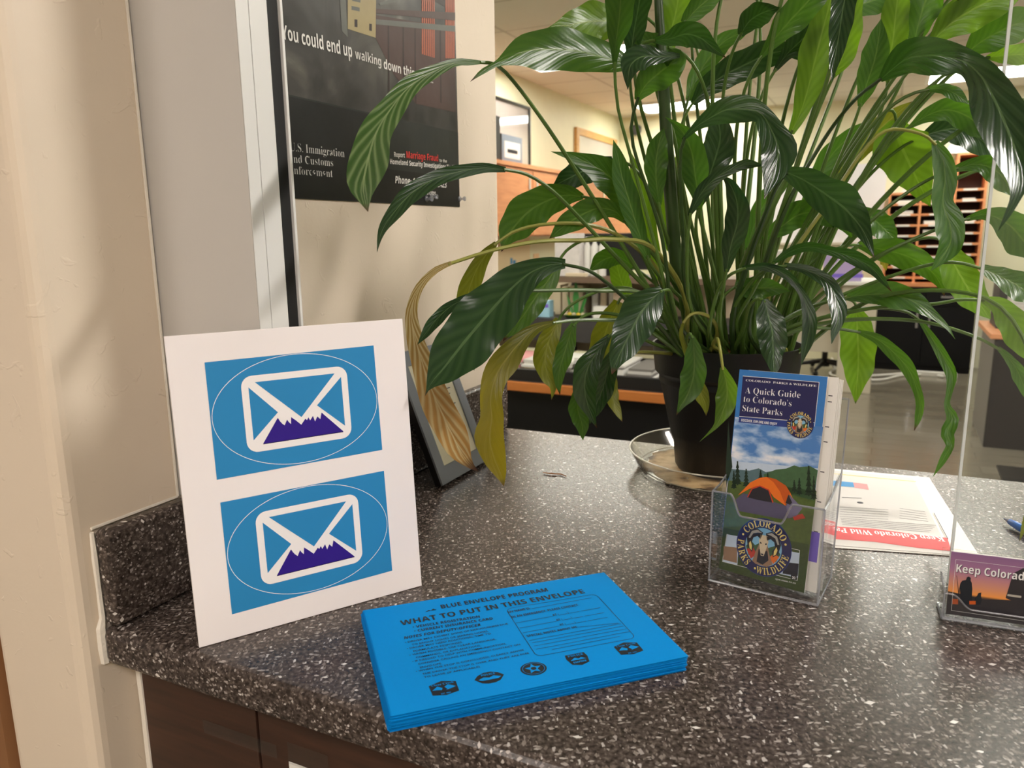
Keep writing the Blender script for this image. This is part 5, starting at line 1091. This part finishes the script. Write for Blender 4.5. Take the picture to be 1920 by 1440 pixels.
# pen
pa_ = PZ(1882, 972, .006); pb_ = PZ(1960, 1015, .006); d = (pb_-pa_).normalized(); L = .14
b = MB(); b.tube([pa_+d*.010, pa_+d*.012, pa_+d*.03, pa_+d*.05, pa_+d*L], [.0026, .0036, .0050, .0054, .0050], 14)
pen = b.build('pen', 'pen', smooth=True); tag(pen, 'blue ballpoint pen lying on the counter at the right edge', 'pen')
b = MB(); b.tube([pa_, pa_+d*.0098], [.0006, .0026], 10); b.build('pen_tip', 'b_navy', pen, smooth=True)
b = MB(); b.tube([PZ(1018, 886, .0018), PZ(1036, 888, .0022), PZ(1052, 889, .0016), PZ(1062, 893, .0018)], [.0006, .0012, .001, .0005], 6); tag(b.build('dried_stem', 'husk'), 'small dry brown stem lying on the counter near the saucer', 'dry stem')

# ================================================================== office behind the counter
def psbox(mb, s, x0, y0, x1, y1, dep, mi=0):
    a = PS(x0, y0, s); c = PS(x1, y1, s); mb.wb(s, s+dep, a[1], c[1], c[2], a[2], mi)
def psb(name, s, x0, y0, x1, y1, dep, mt, parent=None, bevel=0):
    b = MB(); psbox(b, s, x0, y0, x1, y1, dep); return b.build(name, mt, parent, bevel=bevel)
# wall cabinet on the left office wall
tf = TLW+.36
za = PT(1042, 325, tf)[2]; zb1 = PT(1100, 441, tf)[2]; sa = PT(900, 300, tf)[0]; sb_ = min(PT(1235, 380, tf)[0], SB-.6)
wc = empty('wall_cabinet', W((sa+sb_)/2, TLW+.18, zb1), 'long orange wooden wall cabinet on the left office wall', 'wall cabinet')
wbox('body', (sa, sb_, TLW+.001, tf-.021, zb1, za), 'orange_wood', wc)
wbox('cornice', (sa-.01, sb_+.01, TLW+.002, tf+.012, za, za+.03), 'orange_wood', wc)
nd = 4; dw = (sb_-sa)/nd
for i in range(nd):
    dr = wbox('door', (sa+i*dw+.006, sa+(i+1)*dw-.006, tf-.02, tf, zb1+.01, za-.01), 'orange_wood', wc, bevel=.003)
    b = MB(); sH = sa+i*dw+(dw-.09 if i % 2 == 0 else .06); b.wb(sH, sH+.03, tf+.001, tf+.008, za-.16, za-.07); b.build('lock', 'chrome', dr)
# pictures above it
def ptbox(name, t, x0, y0, x1, y1, dep, mt, parent=None, bevel=0):
    a = PT(x0, y0, t); c = PT(x1, y1, t); b = MB(); b.wb(a[0], c[0], t, t+dep, c[2], a[2]); return b.build(name, mt, parent, bevel=bevel)
def framed(x0, y0, x1, y1, fm, inner, label, wd, t=TLW+.001, cat_='picture', mtb=None):
    a = PT(x0, y0, t); c = PT(x1, y1, t); s0, s1, z0, z1 = a[0], c[0], c[2], a[2]
    b = MB()
    for qd in ((s0, s1, z1-wd, z1), (s0, s1, z0, z0+wd), (s0, s0+wd, z0+wd, z1-wd), (s1-wd, s1, z0+wd, z1-wd)): b.wb(qd[0], qd[1], t, t+.03, qd[2], qd[3])
    o = b.build('wall_picture', fm); tag(o, label, cat_)
    wbox('print', (s0+wd, s1-wd, t, t+.012, z0+wd, z1-wd), inner, o)
    if mtb: wbox('mat_board', (s0+wd*2, s1-wd*2, t+.013, t+.014, z0+wd*2, z1-wd*2), mtb, o)
    wbox('glass', (s0+wd, s1-wd, t+.020, t+.022, z0+wd, z1-wd), 'office_glass', o)
    return o
M['art'] = mat('faded_landscape_print', srgb(190, 180, 176), .5, noise=.25, nscale=4)
framed(900, 172, 990, 316, 'frame_black', 'art', 'large black framed print on the left office wall above the cabinet', .02)
framed(1077, 238, 1152, 325, 'oak_frame', 'art', 'light oak framed print on the office wall between the plant stems', .07)
# small blue framed certificate on the cabinet top
sc0 = PT(938, 307, tf-.1); zc0 = za+.0305; b = MB()
t_ = tf-.12; a = PT(941, 250, t_); c = PT(979, 300, t_); s0, s1 = a[0], c[0]; z1 = a[2]
doc = empty('framed_certificate', W((s0+s1)/2, t_, zc0), 'small blue framed certificate standing on the orange wall cabinet', 'framed certificate')
for nm_, g_, m_ in (('frame', (s0, s1, t_-.02, t_, zc0, z1), 'matg'), ('certificate', (s0+.04, s1-.04, t_+.0005, t_+.002, zc0+.05, z1-.05), 'paper2')): wbox(nm_, g_, m_, doc)
b = MB()
for k in range(6): zz_ = zc0+.09+k*(z1-zc0-.2)/6; b.wb(s0+.09, s1-.09, t_+.0022, t_+.0026, zz_, zz_+.008)
b.build('printed_text', 'ink_soft', doc)
b = MB(); b.wb(s0-.16, s0-.03, t_-.03, t_, zc0, z1+.12); tag(b.build('dark_panel', 'blackm'), 'black upright binder standing left of the small blue framed certificate', 'binder')
# camera on the back wall
x = PS(1196, 245, SB); b = MB(); b.lathe(W(SB-.10, x[1], x[2]), [(0, -.07), (.05, -.055), (.07, -.02), (.07, .03), (.05, .05), (.0, .05)], 20); cm = b.build('dome_camera', 'dkgrey', smooth=True); tag(cm, 'small dark dome camera high in the office corner', 'camera')
b = MB(); b.wb(SB-.1, SB-.001, x[1]-.03, x[1]+.03, x[2]+.0, x[2]+.04); b.build('bracket', 'beige', cm)

# left desk with orange edge
sD = 2.25; zD = PS(947, 713, sD)[2]; tr = PS(1400, 740, sD)[1]
dk = empty('office_desk', W(sD+.35, -1.2, ZF), 'black office desk with orange wooden edge left of the plant pot', 'desk')
wbox('desktop', (sD+.012, sD+.85, TLW+.002, tr, zD-.04, zD), 'dkgrey', dk)
zE = PS(947, 731, sD)[2]; wbox('wood_edge', (sD-.006, sD+.0118, TLW+.003, tr, zE, zD-.002), 'edge_wood', dk, bevel=.004)
wbox('front_panel', (sD+.03, sD+.05, TLW+.003, tr-.02, ZF, zD-.0405), 'black', dk)
wbox('front_rail', (sD+.02, sD+.05, TLW+.004, tr-.001, zD+.0005, PS(947, 690, sD+.02)[2]), 'blackm', dk)
# shelf unit on the desk: black shelf, tan shelf
sH = sD+.62; zS0 = PS(1050, 640, sH)[2]; zS1 = PS(1050, 598, sH)[2]
hu = empty('desk_hutch', W(sH+.15, -1.3, zD), 'dark desk hutch with two shelves in front of the left office wall', 'hutch')
wbox('shelf', (sH, sH+.34, TLW+.003, tr-.1, zS0, zS1), 'dkgrey', hu)
wbox('back_panel', (sH+.345, sH+.36, TLW+.003, tr-.1, zD+.0005, PS(1100, 515, sH+.3)[2]), 'paper_beige', hu)
zT0 = PS(1100, 531, sH)[2]; zT1 = PS(1100, 520, sH)[2]
wbox('shelf', (sH+.02, sH+.34, PS(1032, 520, sH)[1], tr-.1, zT0, zT1), mat('brown_shelf_board', srgb(112, 92, 76), .5), hu)
for t in (TLW+.02, PS(1032, 520, sH)[1], tr-.12): wbox('side_panel', (sH+.02, sH+.344, t, t+.018, zD+.0005, zS0-.0005), 'dkgrey', hu)
for t in (PS(1032, 520, sH)[1], tr-.12): wbox('side_panel', (sH+.30, sH+.344, t, t+.018, zS1+.0005, zT0-.0005), 'dkgrey', hu)
# stacks of paper below the black shelf
ts = [PS(x, 670, sD+.3)[1] for x in (955, 1000, 1048, 1096, 1144, 1190, 1240)]
labs = ['pinkish paper pile at the left end of the office desk', 'white paper pile second from the left on the office desk', 'paper pile on the desk left of the hanging green leaves', 'tall grey paper pile in the middle of the office desk', 'grey striped paper pile on the desk near the pot', 'grey striped paper pile right behind the pot rim']
for i in range(6):
    b = MB(); z_ = zD+.0005; top_ = zS0-.012-R.uniform(0, .03); k = 0
    mats = ['paper', 'paper2', 'midgrey'] if i > 1 else ['paper', 'pink' if i == 0 else 'paper2', 'paper_beige']
    while z_ < top_:
        hgt = R.uniform(.006, .016); j = R.uniform(-.006, .006); b.wb(sD+.16+j, sD+.44+j, ts[i]+.008+j, ts[i+1]-.008+j, z_, z_+hgt*.96, R.choice([0, 0, 1, 1, 2])); z_ += hgt
    o = b.build('paper_stack', mats); tag(o, labs[i], 'paper stack', 'paper piles on the office desk')
# things on the black shelf
def item(name, s, x0, y0, x1, base, y1, dep, mt, label, cat_, grp=None, bevel=.002):
    a = PS(x0, y1, s); c = PS(x1, y1, s); b = MB(); b.wb(s, s+dep, a[1], c[1], base+.0005, a[2]); o = b.build(name, mt, bevel=bevel); tag(o, label, cat_, grp); return o
bs = item('toy_box', sH+.04, 1001, 0, 1030, zS1, 563, .06, 'cyan', 'small pale blue and yellow printed box on the dark desk shelf', 'box')
for x in (1006, 1015, 1024):
    a = PS(x-5, 570, sH+.038); c = PS(x+4, 577, sH+.038); wbox('printed_picture', (sH+.038, sH+.0395, a[1], c[1], c[2], a[2]), 'yellow' if x != 1024 else 'violet', bs)
GB = 'tan folders standing on the dark desk shelf'
for i, x in enumerate((1040, 1054, 1068, 1082, 1110, 1126, 1142)):
    item('folder', sH+.18, x, 0, x+11, zS1, 531+R.randint(0, 12), .12, R.choice(['paper_beige', 'paper_beige', 'paper2']), 'tan folder number of the row left of the small desk plant' if False else ('tan folder standing left of the small desk plant' if i < 4 else 'tan folder standing right of the small desk plant'), 'folder', GB)
item('card_tray', sH+.12, 1150, 0, 1222, zS1, 545, .14, mat('striped_card_tray', srgb(190, 170, 148), .6, noise=.2, nscale=60), 'wide tan tray of cards on the shelf right of the desk plant', 'card tray')
item('white_box', sH+.03, 1112, 0, 1146, zS1, 575, .06, 'paper', 'small white box on the dark shelf right of the desk plant', 'box')
# pink tissue
a = PS(1001, 590, sH-.02); b = MB(); c = W(sH+.02, PS(992, 600, sH)[1], zS1+.001)
b.lathe(c, [(.001, 0), (.035, .004), (.045, .02), (.03, .045), (.018, .03), (.0, .038)], 9); tag(b.build('pink_tissue', 'pink', smooth=False), 'crumpled pink tissue at the left end of the dark desk shelf', 'tissue')
# small plant in dish
c = W(sH+.10, PS(1080, 590, sH+.10)[1], zS1+.0008)
sp_ = empty('desk_plant', c, 'small snake plant in a shallow green dish on the desk shelf', 'potted plant')
b = MB(); b.lathe(c, [(.001, 0), (.05, 0), (.075, .018), (.07, .018), (.048, .006), (.001, .006)], 24); b.build('dish', 'green', sp_, smooth=True)
for (dx, x1_, y1_, w_) in ((0, 1080, 522, .018), (.02, 1104, 540, .010), (-.015, 1062, 548, .010), (.0, 1098, 578, .012)):
    e_ = PS(x1_, y1_, sH+.10); p0 = c+WT*dx+Z*.007; p1 = W(sH+.10, e_[1], e_[2]); mid = p0*.5+p1*.5
    b = MB(); b.add([p0-WT*w_*.7, p0+WS*.004, p0+WT*w_*.7, mid-WT*w_, mid+WS*.006, mid+WT*w_, p1], [(0, 1, 4, 3), (1, 2, 5, 4), (3, 4, 6), (4, 5, 6)]); b.build('leaf', mat('snake_leaf', srgb(60, 130, 60), .4), sp_)
for k in range(5):
    b = MB(); b.lathe(c+WT*(.05-.025*k)-WS*.03+Z*.011, [(0, 0), (.011, .004), (.012, .010), (.007, .016), (0, .018)], 8); b.build('pebble', 'yellow' if k % 2 else 'paper_beige', sp_, smooth=True)
# on the tan shelf: patterned sheet, monitor, white bottles
o = item('patterned_bag', sH+.06, 1040, 0, 1086, zT1, 438, .08, mat('white_patterned_paper', srgb(214, 208, 206), .7, noise=.22, nscale=30), 'white patterned paper bag on the upper shelf left of the monitor', 'paper bag')
mo = empty('monitor', W(sH+.2, PS(1160, 480, sH+.2)[1], zT1+.0005), 'dark computer monitor on the upper desk shelf behind the stems', 'monitor')
a = PS(1090, 438, sH+.2); c = PS(1215, 506, sH+.2); wbox('screen', (sH+.2, sH+.23, a[1], c[1], c[2], a[2]), 'blackm', mo, bevel=.003); wbox('stand', (sH+.2, sH+.28, (a[1]+c[1])/2-.08, (a[1]+c[1])/2+.08, zT1+.0005, c[2]), 'dkgrey', mo)
for i, x in enumerate((1101, 1115, 1130)):
    s_ = sH+.14; aa = PS(x, 466, s_); c = W(s_, aa[1], zT1+.0008); b = MB(); h_ = aa[2]-zT1+.06; b.lathe(c, [(.001, 0), (.02, 0), (.02, h_*.75), (.009, h_*.86), (.009, h_), (0, h_)], 16)
    tag(b.build('bottle', 'paper', smooth=True), ('left', 'middle', 'right')[i]+' one of three small white bottles in front of the dark monitor', 'bottle', 'white bottles on the upper shelf')
item('wooden_tray', sH+.03, 1060, 0, 1098, zT1, 512, .04, 'paper_beige', 'tan wooden tray at the front of the upper shelf', 'tray')
# yellowish notice board on the wall below the cabinet
o = ptbox('notice_board', TLW+.001, 920, 440, 992, 560, .012, mat('pale_yellow_board', srgb(236, 216, 176), .7)); tag(o, 'pale yellow notice board on the left office wall under the cabinet', 'notice board')
b = MB(); 
for (x0, y0, x1, y1) in ((957, 484, 961, 495), (962, 488, 967, 495)):
    a = PT(x0, y0, TLW+.0135); c = PT(x1, y1, TLW+.0135); b.wb(a[0], c[0], TLW+.0132, TLW+.0142, c[2], a[2])
b.build('blue_mark', 'print_blue', o)
o = ptbox('memo', TLW+.001, 1000, 476, 1010, 492, .004, mat('orange_memo', srgb(244, 206, 160), .7)); tag(o, 'small orange memo stuck on the wall right of the yellow notice board', 'memo')

# black base cabinets with wooden top, pigeonhole shelf on it
cf = PZ(1642, 692, ZF); cs = ST(cf)[0]; SBF = SB-.44
t0 = PS(1640, 600, SBF)[1]; t1 = PS(1828, 600, SBF)[1]; zt_ = PS(1700, 537, SBF)[2]
bc = empty('base_cabinet', W(SBF+.2, (t0+t1)/2, ZF), 'black base cabinet with a wooden top against the back wall', 'base cabinet')
wbox('carcass', (SBF+.02, SB-.002, t0, t1, ZF+.0005, zt_-.001), 'black', bc); wbox('top', (SBF-.02, SB-.003, t0-.02, t1+.02, zt_, zt_+.035), 'orange_wood', bc)
tm = (t0+t1)/2; zdr = PS(1740, 574, SBF)[2]
wd_ = (t1-t0)/2
for i in range(2):
    d_ = wbox('door', (SBF, SBF+.019, t0+i*wd_+.004, t0+(i+1)*wd_-.004, ZF+.06, zdr-.004), 'black', bc, bevel=.002)
    th_ = tm+(-.06 if i == 0 else .05); b = MB(); b.wb(SBF-.03, SBF-.018, th_-.011, th_+.011, zdr-.22, zdr-.06)
    b.wb(SBF-.018, SBF-.0005, th_-.004, th_+.004, zdr-.215, zdr-.2); b.wb(SBF-.018, SBF-.0005, th_-.004, th_+.004, zdr-.08, zdr-.065); b.build('handle', 'chrome', d_)
    dr = wbox('drawer', (SBF, SBF+.019, t0+i*wd_+.004, t0+(i+1)*wd_-.004, zdr, zt_-.008), 'black', bc, bevel=.002)
    tc = t0+(i+.5)*wd_; b = MB(); b.wb(SBF-.03, SBF-.018, tc-.09, tc+.09, (zdr+zt_)/2-.011, (zdr+zt_)/2+.011); b.wb(SBF-.018, SBF-.0005, tc-.085, tc-.075, (zdr+zt_)/2-.004, (zdr+zt_)/2+.004); b.wb(SBF-.018, SBF-.0005, tc+.075, tc+.085, (zdr+zt_)/2-.004, (zdr+zt_)/2+.004); b.build('handle', 'chrome', dr)
sP = SB-.34; zB = zt_+.0355
tA, tB, tC = PS(1664, 400, sP)[1], PS(1785, 400, sP)[1], PS(1846, 400, sP)[1]; tMd = PS(1722, 400, sP)[1]
zL = PS(1700, 361, sP)[2]; zR = PS(1810, 286, sP)[2]
pg = empty('pigeonhole_shelf', W(sP+.15, (tA+tC)/2, zB), 'orange wooden pigeonhole shelf for mail on the black cabinet', 'mail shelf')
wd = .022
b = MB()
for t, zt2 in ((tA, zL), (tMd, zL), (tB, zR), (tC-wd, zR)): b.wb(sP, sP+.32, t, t+wd, zB, zt2)
b.wb(sP, sP+.32, tA+wd, tB, zL-wd, zL-.0003); b.wb(sP, sP+.32, tB+wd, tC-wd, zR-wd, zR-.0003); b.build('frame', 'orange_wood', pg)
wbox('back_panel', (sP+.321, sP+.33, tA, tC, zB, zL), 'cubby_dark', pg); wbox('back_panel', (sP+.321, sP+.33, tB, tC, zL+.0005, zR), 'cubby_dark', pg)
z3 = PS(1810, 353, sP)[2]
pitch = (PS(1700, 361, sP)[2]-PS(1700, 381, sP)[2])
cols = [(tA+wd, tMd, zL), (tMd+wd, tB, zL), (tB+wd, tC-wd, z3+.0)]
pap = 0
for ci, (c0_, c1_, ztop) in enumerate(cols):
    z_ = ztop - (pitch if ci < 2 else 0)
    while z_ > zB+.02:
        sh = wbox('shelf', (sP+.004, sP+.318, c0_+.001, c1_-.001, z_-.022, z_-.001), 'orange_wood', pg)
        cc_ = (c0_+c1_)/2; wbox('label', (sP+.0015, sP+.0035, cc_-.06, cc_+.06, z_-.021, z_-.003), 'paper', sh)
        if R.random() < .55:
            hp = R.uniform(.01, .05); b = MB(); b.wb(sP+.02, sP+.28, c0_+.02+R.uniform(0, .04), c1_-.02-R.uniform(0, .05), z_-.0005, z_+hp); pap += 1
            tag(b.build('mail_stack', R.choice(['paper', 'paper', 'paper_beige', 'paper2'])), 'papers lying in a pigeonhole of the orange mail shelf', 'papers', 'papers in the pigeonholes')
        z_ -= pitch
# white bags on top of the pigeonhole shelf
for (x0, x1, y, base_, lab) in ((1690, 1758, 345, zL, 'white bag with red print on the lower left part of the mail shelf'), (1776, 1838, 262, zR, 'white bag with red stripes on top of the tall part of the mail shelf')):
    a = PS(x0, y, sP+.05); c = PS(x1, y, sP+.05); b = MB(); hh_ = a[2]-base_; n_ = 12
    prof_ = [(i/n_, math.sin(math.pi*min(1, max(0, i/n_)))**.4) for i in range(n_+1)]
    pts = [W(sP+.05, a[1]+(c[1]-a[1])*u, base_+.001+hh_*max(.0, v)) for u, v in prof_]
    b.prism(pts, WS*.2); o = b.build('white_bag', 'paper'); tag(o, lab, 'bag', 'white bags on the mail shelf')
    b = MB(); b.wb(sP+.047, sP+.0495, a[1]+(c[1]-a[1])*.3, a[1]+(c[1]-a[1])*.8, base_+hh_*.6, base_+hh_*.68); b.build('red_print', 'red', o)

# white table, box and papers in the middle
sM = 6.4
a = PS(1440, 515, sM); c = PS(1652, 560, sM)
tb = empty('office_table', W(sM+.3, (a[1]+c[1])/2, ZF), 'beige office table with a pale top in the middle of the office', 'table')
zM = PS(1560, 528, sM)[2]
wbox('table_top', (sM, sM+.7, a[1], c[1], zM-.03, zM), 'paper', tb, bevel=.004)
wbox('drawer_unit', (sM+.05, sM+.65, PS(1575, 600, sM)[1], PS(1642, 600, sM)[1], ZF+.0005, zM-.031), 'beige', tb)
wbox('modesty_panel', (sM+.4, sM+.42, a[1]+.05, PS(1574, 600, sM)[1], ZF+.3, zM-.031), 'beige', tb)
for t in (a[1]+.02,): wbox('leg', (sM+.05, sM+.1, t, t+.05, ZF+.0005, zM-.031), 'midgrey', tb)
def mitem(name, x0, y0, x1, mt, label, cat_, ds=.1, dep=.2, base_=None):
    s_ = sM+ds; a = PS(x0, y0, s_); c = PS(x1, y0, s_); b = MB(); b.wb(s_, s_+dep, a[1], c[1], (zM if base_ is None else base_)+.0005, a[2]); o = b.build(name, mt, bevel=.004); tag(o, label, cat_); return o
o = mitem('paper_box', 1545, 478, 1618, 'lav', 'lavender and white box on the office table between the stems', 'box')
a = PS(1545, 513, sM+.0985); c = PS(1618, 521, sM+.0985); wbox('violet_band', (sM+.0985, sM+.0995, a[1], c[1], c[2], a[2]), 'violet', o)
mitem('printer', 1450, 470, 1535, 'paper2', 'pale office printer on the table behind the plant stems', 'printer', .15, .4)
# white board on the back wall
a = PS(1385, 318, SB-.02); c = PS(1652, 455, SB-.02)
o = wbox('whiteboard', (SB-.02, SB-.001, a[1], c[1], c[2], a[2]), mat('whiteboard_surface', srgb(226, 224, 228), .3)); tag(o, 'large whiteboard on the back office wall behind the plant stems', 'whiteboard')
wbox('tray', (SB-.07, SB-.021, a[1], c[1], c[2]-.02, c[2]+.005), 'beige', o)
for k_, (x0, y0, x1, y1, m_) in enumerate(((1475, 385, 1500, 400, 'lav'), (1540, 392, 1556, 412, 'pink'))):
    a = PS(x0, y0, SB-.022); c = PS(x1, y1, SB-.022); wbox('note', (SB-.024, SB-.0205, a[1], c[1], c[2], a[2]), m_, o)
# office chair by the table
cc = PZ(1545, 688, ZF+.05); cc.z = ZF
chr_ = empty('office_chair', cc, 'black office chair with star base in front of the middle table', 'office chair')
b = MB()
b.lathe(cc+Z*.06, [(0, 0), (.05, 0), (.05, .05), (.028, .06), (.028, .36), (0, .36)], 16); b.build('gas_column', 'blackm', chr_)
for k in range(5):
    an = 2*math.pi*k/5+.3; d = Vector((math.cos(an), math.sin(an), 0)); b = MB(); b.tube([cc+d*.04+Z*.11, cc+d*.31+Z*.065], [.025, .015], 8); lg_ = b.build('leg', 'blackm', chr_)
    b = MB(); b.lathe(cc+d*.31+Z*.0006+Z*.0005-d.cross(Z)*.0, [(0, 0), (.018, .004), (.026, .026), (.018, .048), (0, .05)], 12); b.build('castor', 'rubber', lg_, smooth=True)
b = MB(); b.box(cc+Vector((-.23, -.23, .42)), Vector((.46, 0, 0)), Vector((0, .46, 0)), Z*.07); b.build('seat', 'dkgrey', chr_, bevel=.03)
# cables and a power strip at the cabinet foot
def cable(pts, label, r=.012):
    b = MB(); cc_ = cat([tuple(v*1 for v in p) for p in pts], 40); b.tube([Vector(c) for c in cc_], r, 6); tag(b.build('cable', 'paper', smooth=True), label, 'cable', 'white cables on the office floor')
cable([tuple(PZ(x, y, ZF+.02)) for x, y in ((1560, 672), (1566, 690), (1556, 700), (1575, 706), (1640, 704), (1700, 700))], 'white cable curling on the floor below the middle table')
cable([tuple(PZ(x, y, ZF+.015)) for x, y in ((1590, 710), (1650, 712), (1690, 704), (1740, 702), (1770, 706))], 'white cable running along the foot of the black cabinet')
a = PZ(1712, 704, ZF+.0006); b = MB(); b.box(a, WT*.38, WS*.06, Z*.045); tag(b.build('power_strip', 'paper', bevel=.004), 'white power strip on the floor at the foot of the black cabinet', 'power strip')
# right black desk return with wooden top
sR_ = ST(PZ(1843, 838, ZF))[0]; tR_ = ST(PZ(1843, 838, ZF))[1]; zR_ = PS(1870, 612, sR_)[2]
zR_ = ZF+.76
rd_ = empty('corner_desk', W(sR_+.4, tR_+.7, ZF), 'black corner desk with wooden top behind the acrylic screen', 'desk')
wbox('side_panel', (sR_, sR_+.03, tR_, tR_+1.6, ZF+.0005, zR_-.035), 'black', rd_); wbox('end_panel', (sR_+.03, sR_+.75, tR_, tR_+.03, ZF+.0005, zR_-.035), 'midgrey', rd_)
wbox('desk_top', (sR_-.02, sR_+.8, tR_-.03, tR_+1.6, zR_-.034, zR_), 'orange_wood', rd_, bevel=.004)
def ritem(name, x0, y0, x1, mt, label, cat_, ds=.2, dep=.2):
    s_ = sR_+ds; a = PS(x0, y0, s_); c = PS(x1, y0, s_); b = MB(); b.wb(s_, s_+dep, a[1], c[1], zR_+.0005, a[2]); o = b.build(name, mt, bevel=.004); tag(o, label, cat_); return o
ritem('computer_case', 1876, 530, 1892, 'blackm', 'black computer case on the corner desk at the right edge', 'computer', .3, .35)
o = ritem('louvred_printer', 1899, 528, 1985, 'paper2', 'white louvred machine on the corner desk at the right edge', 'printer', .15, .3)
b = MB()
for k in range(9): y_ = 534+k*7; a = PS(1903, y_, sR_+.1485); c = PS(1980, y_+2.4, sR_+.1485); b.wb(sR_+.1475, sR_+.1495, a[1], c[1], c[2], a[2])
b.build('louvre', 'midgrey', o)
# dark floor mat
q = [PZ(x, y, ZF+.0006) for x, y in ((1868, 874), (1990, 885), (2000, 925), (1880, 905))]; b = MB(); b.prism(q, Z*.008); tag(b.build('floor_mat', 'rubber'), 'black rubber mat on the office floor near the corner desk', 'mat')
w = bpy.data.worlds.new('room_ambient'); sc.world = w; w.use_nodes = True
w.node_tree.nodes['Background'].inputs[0].default_value = (1, .93, .84, 1); w.node_tree.nodes['Background'].inputs[1].default_value = .22
sc.view_settings.view_transform = 'Standard'; sc.view_settings.look = 'None'; sc.view_settings.gamma = 1; sc.view_settings.use_curve_mapping = False
sc.view_settings.exposure = .26
sc.cycles.max_bounces = 12; sc.cycles.transparent_max_bounces = 24
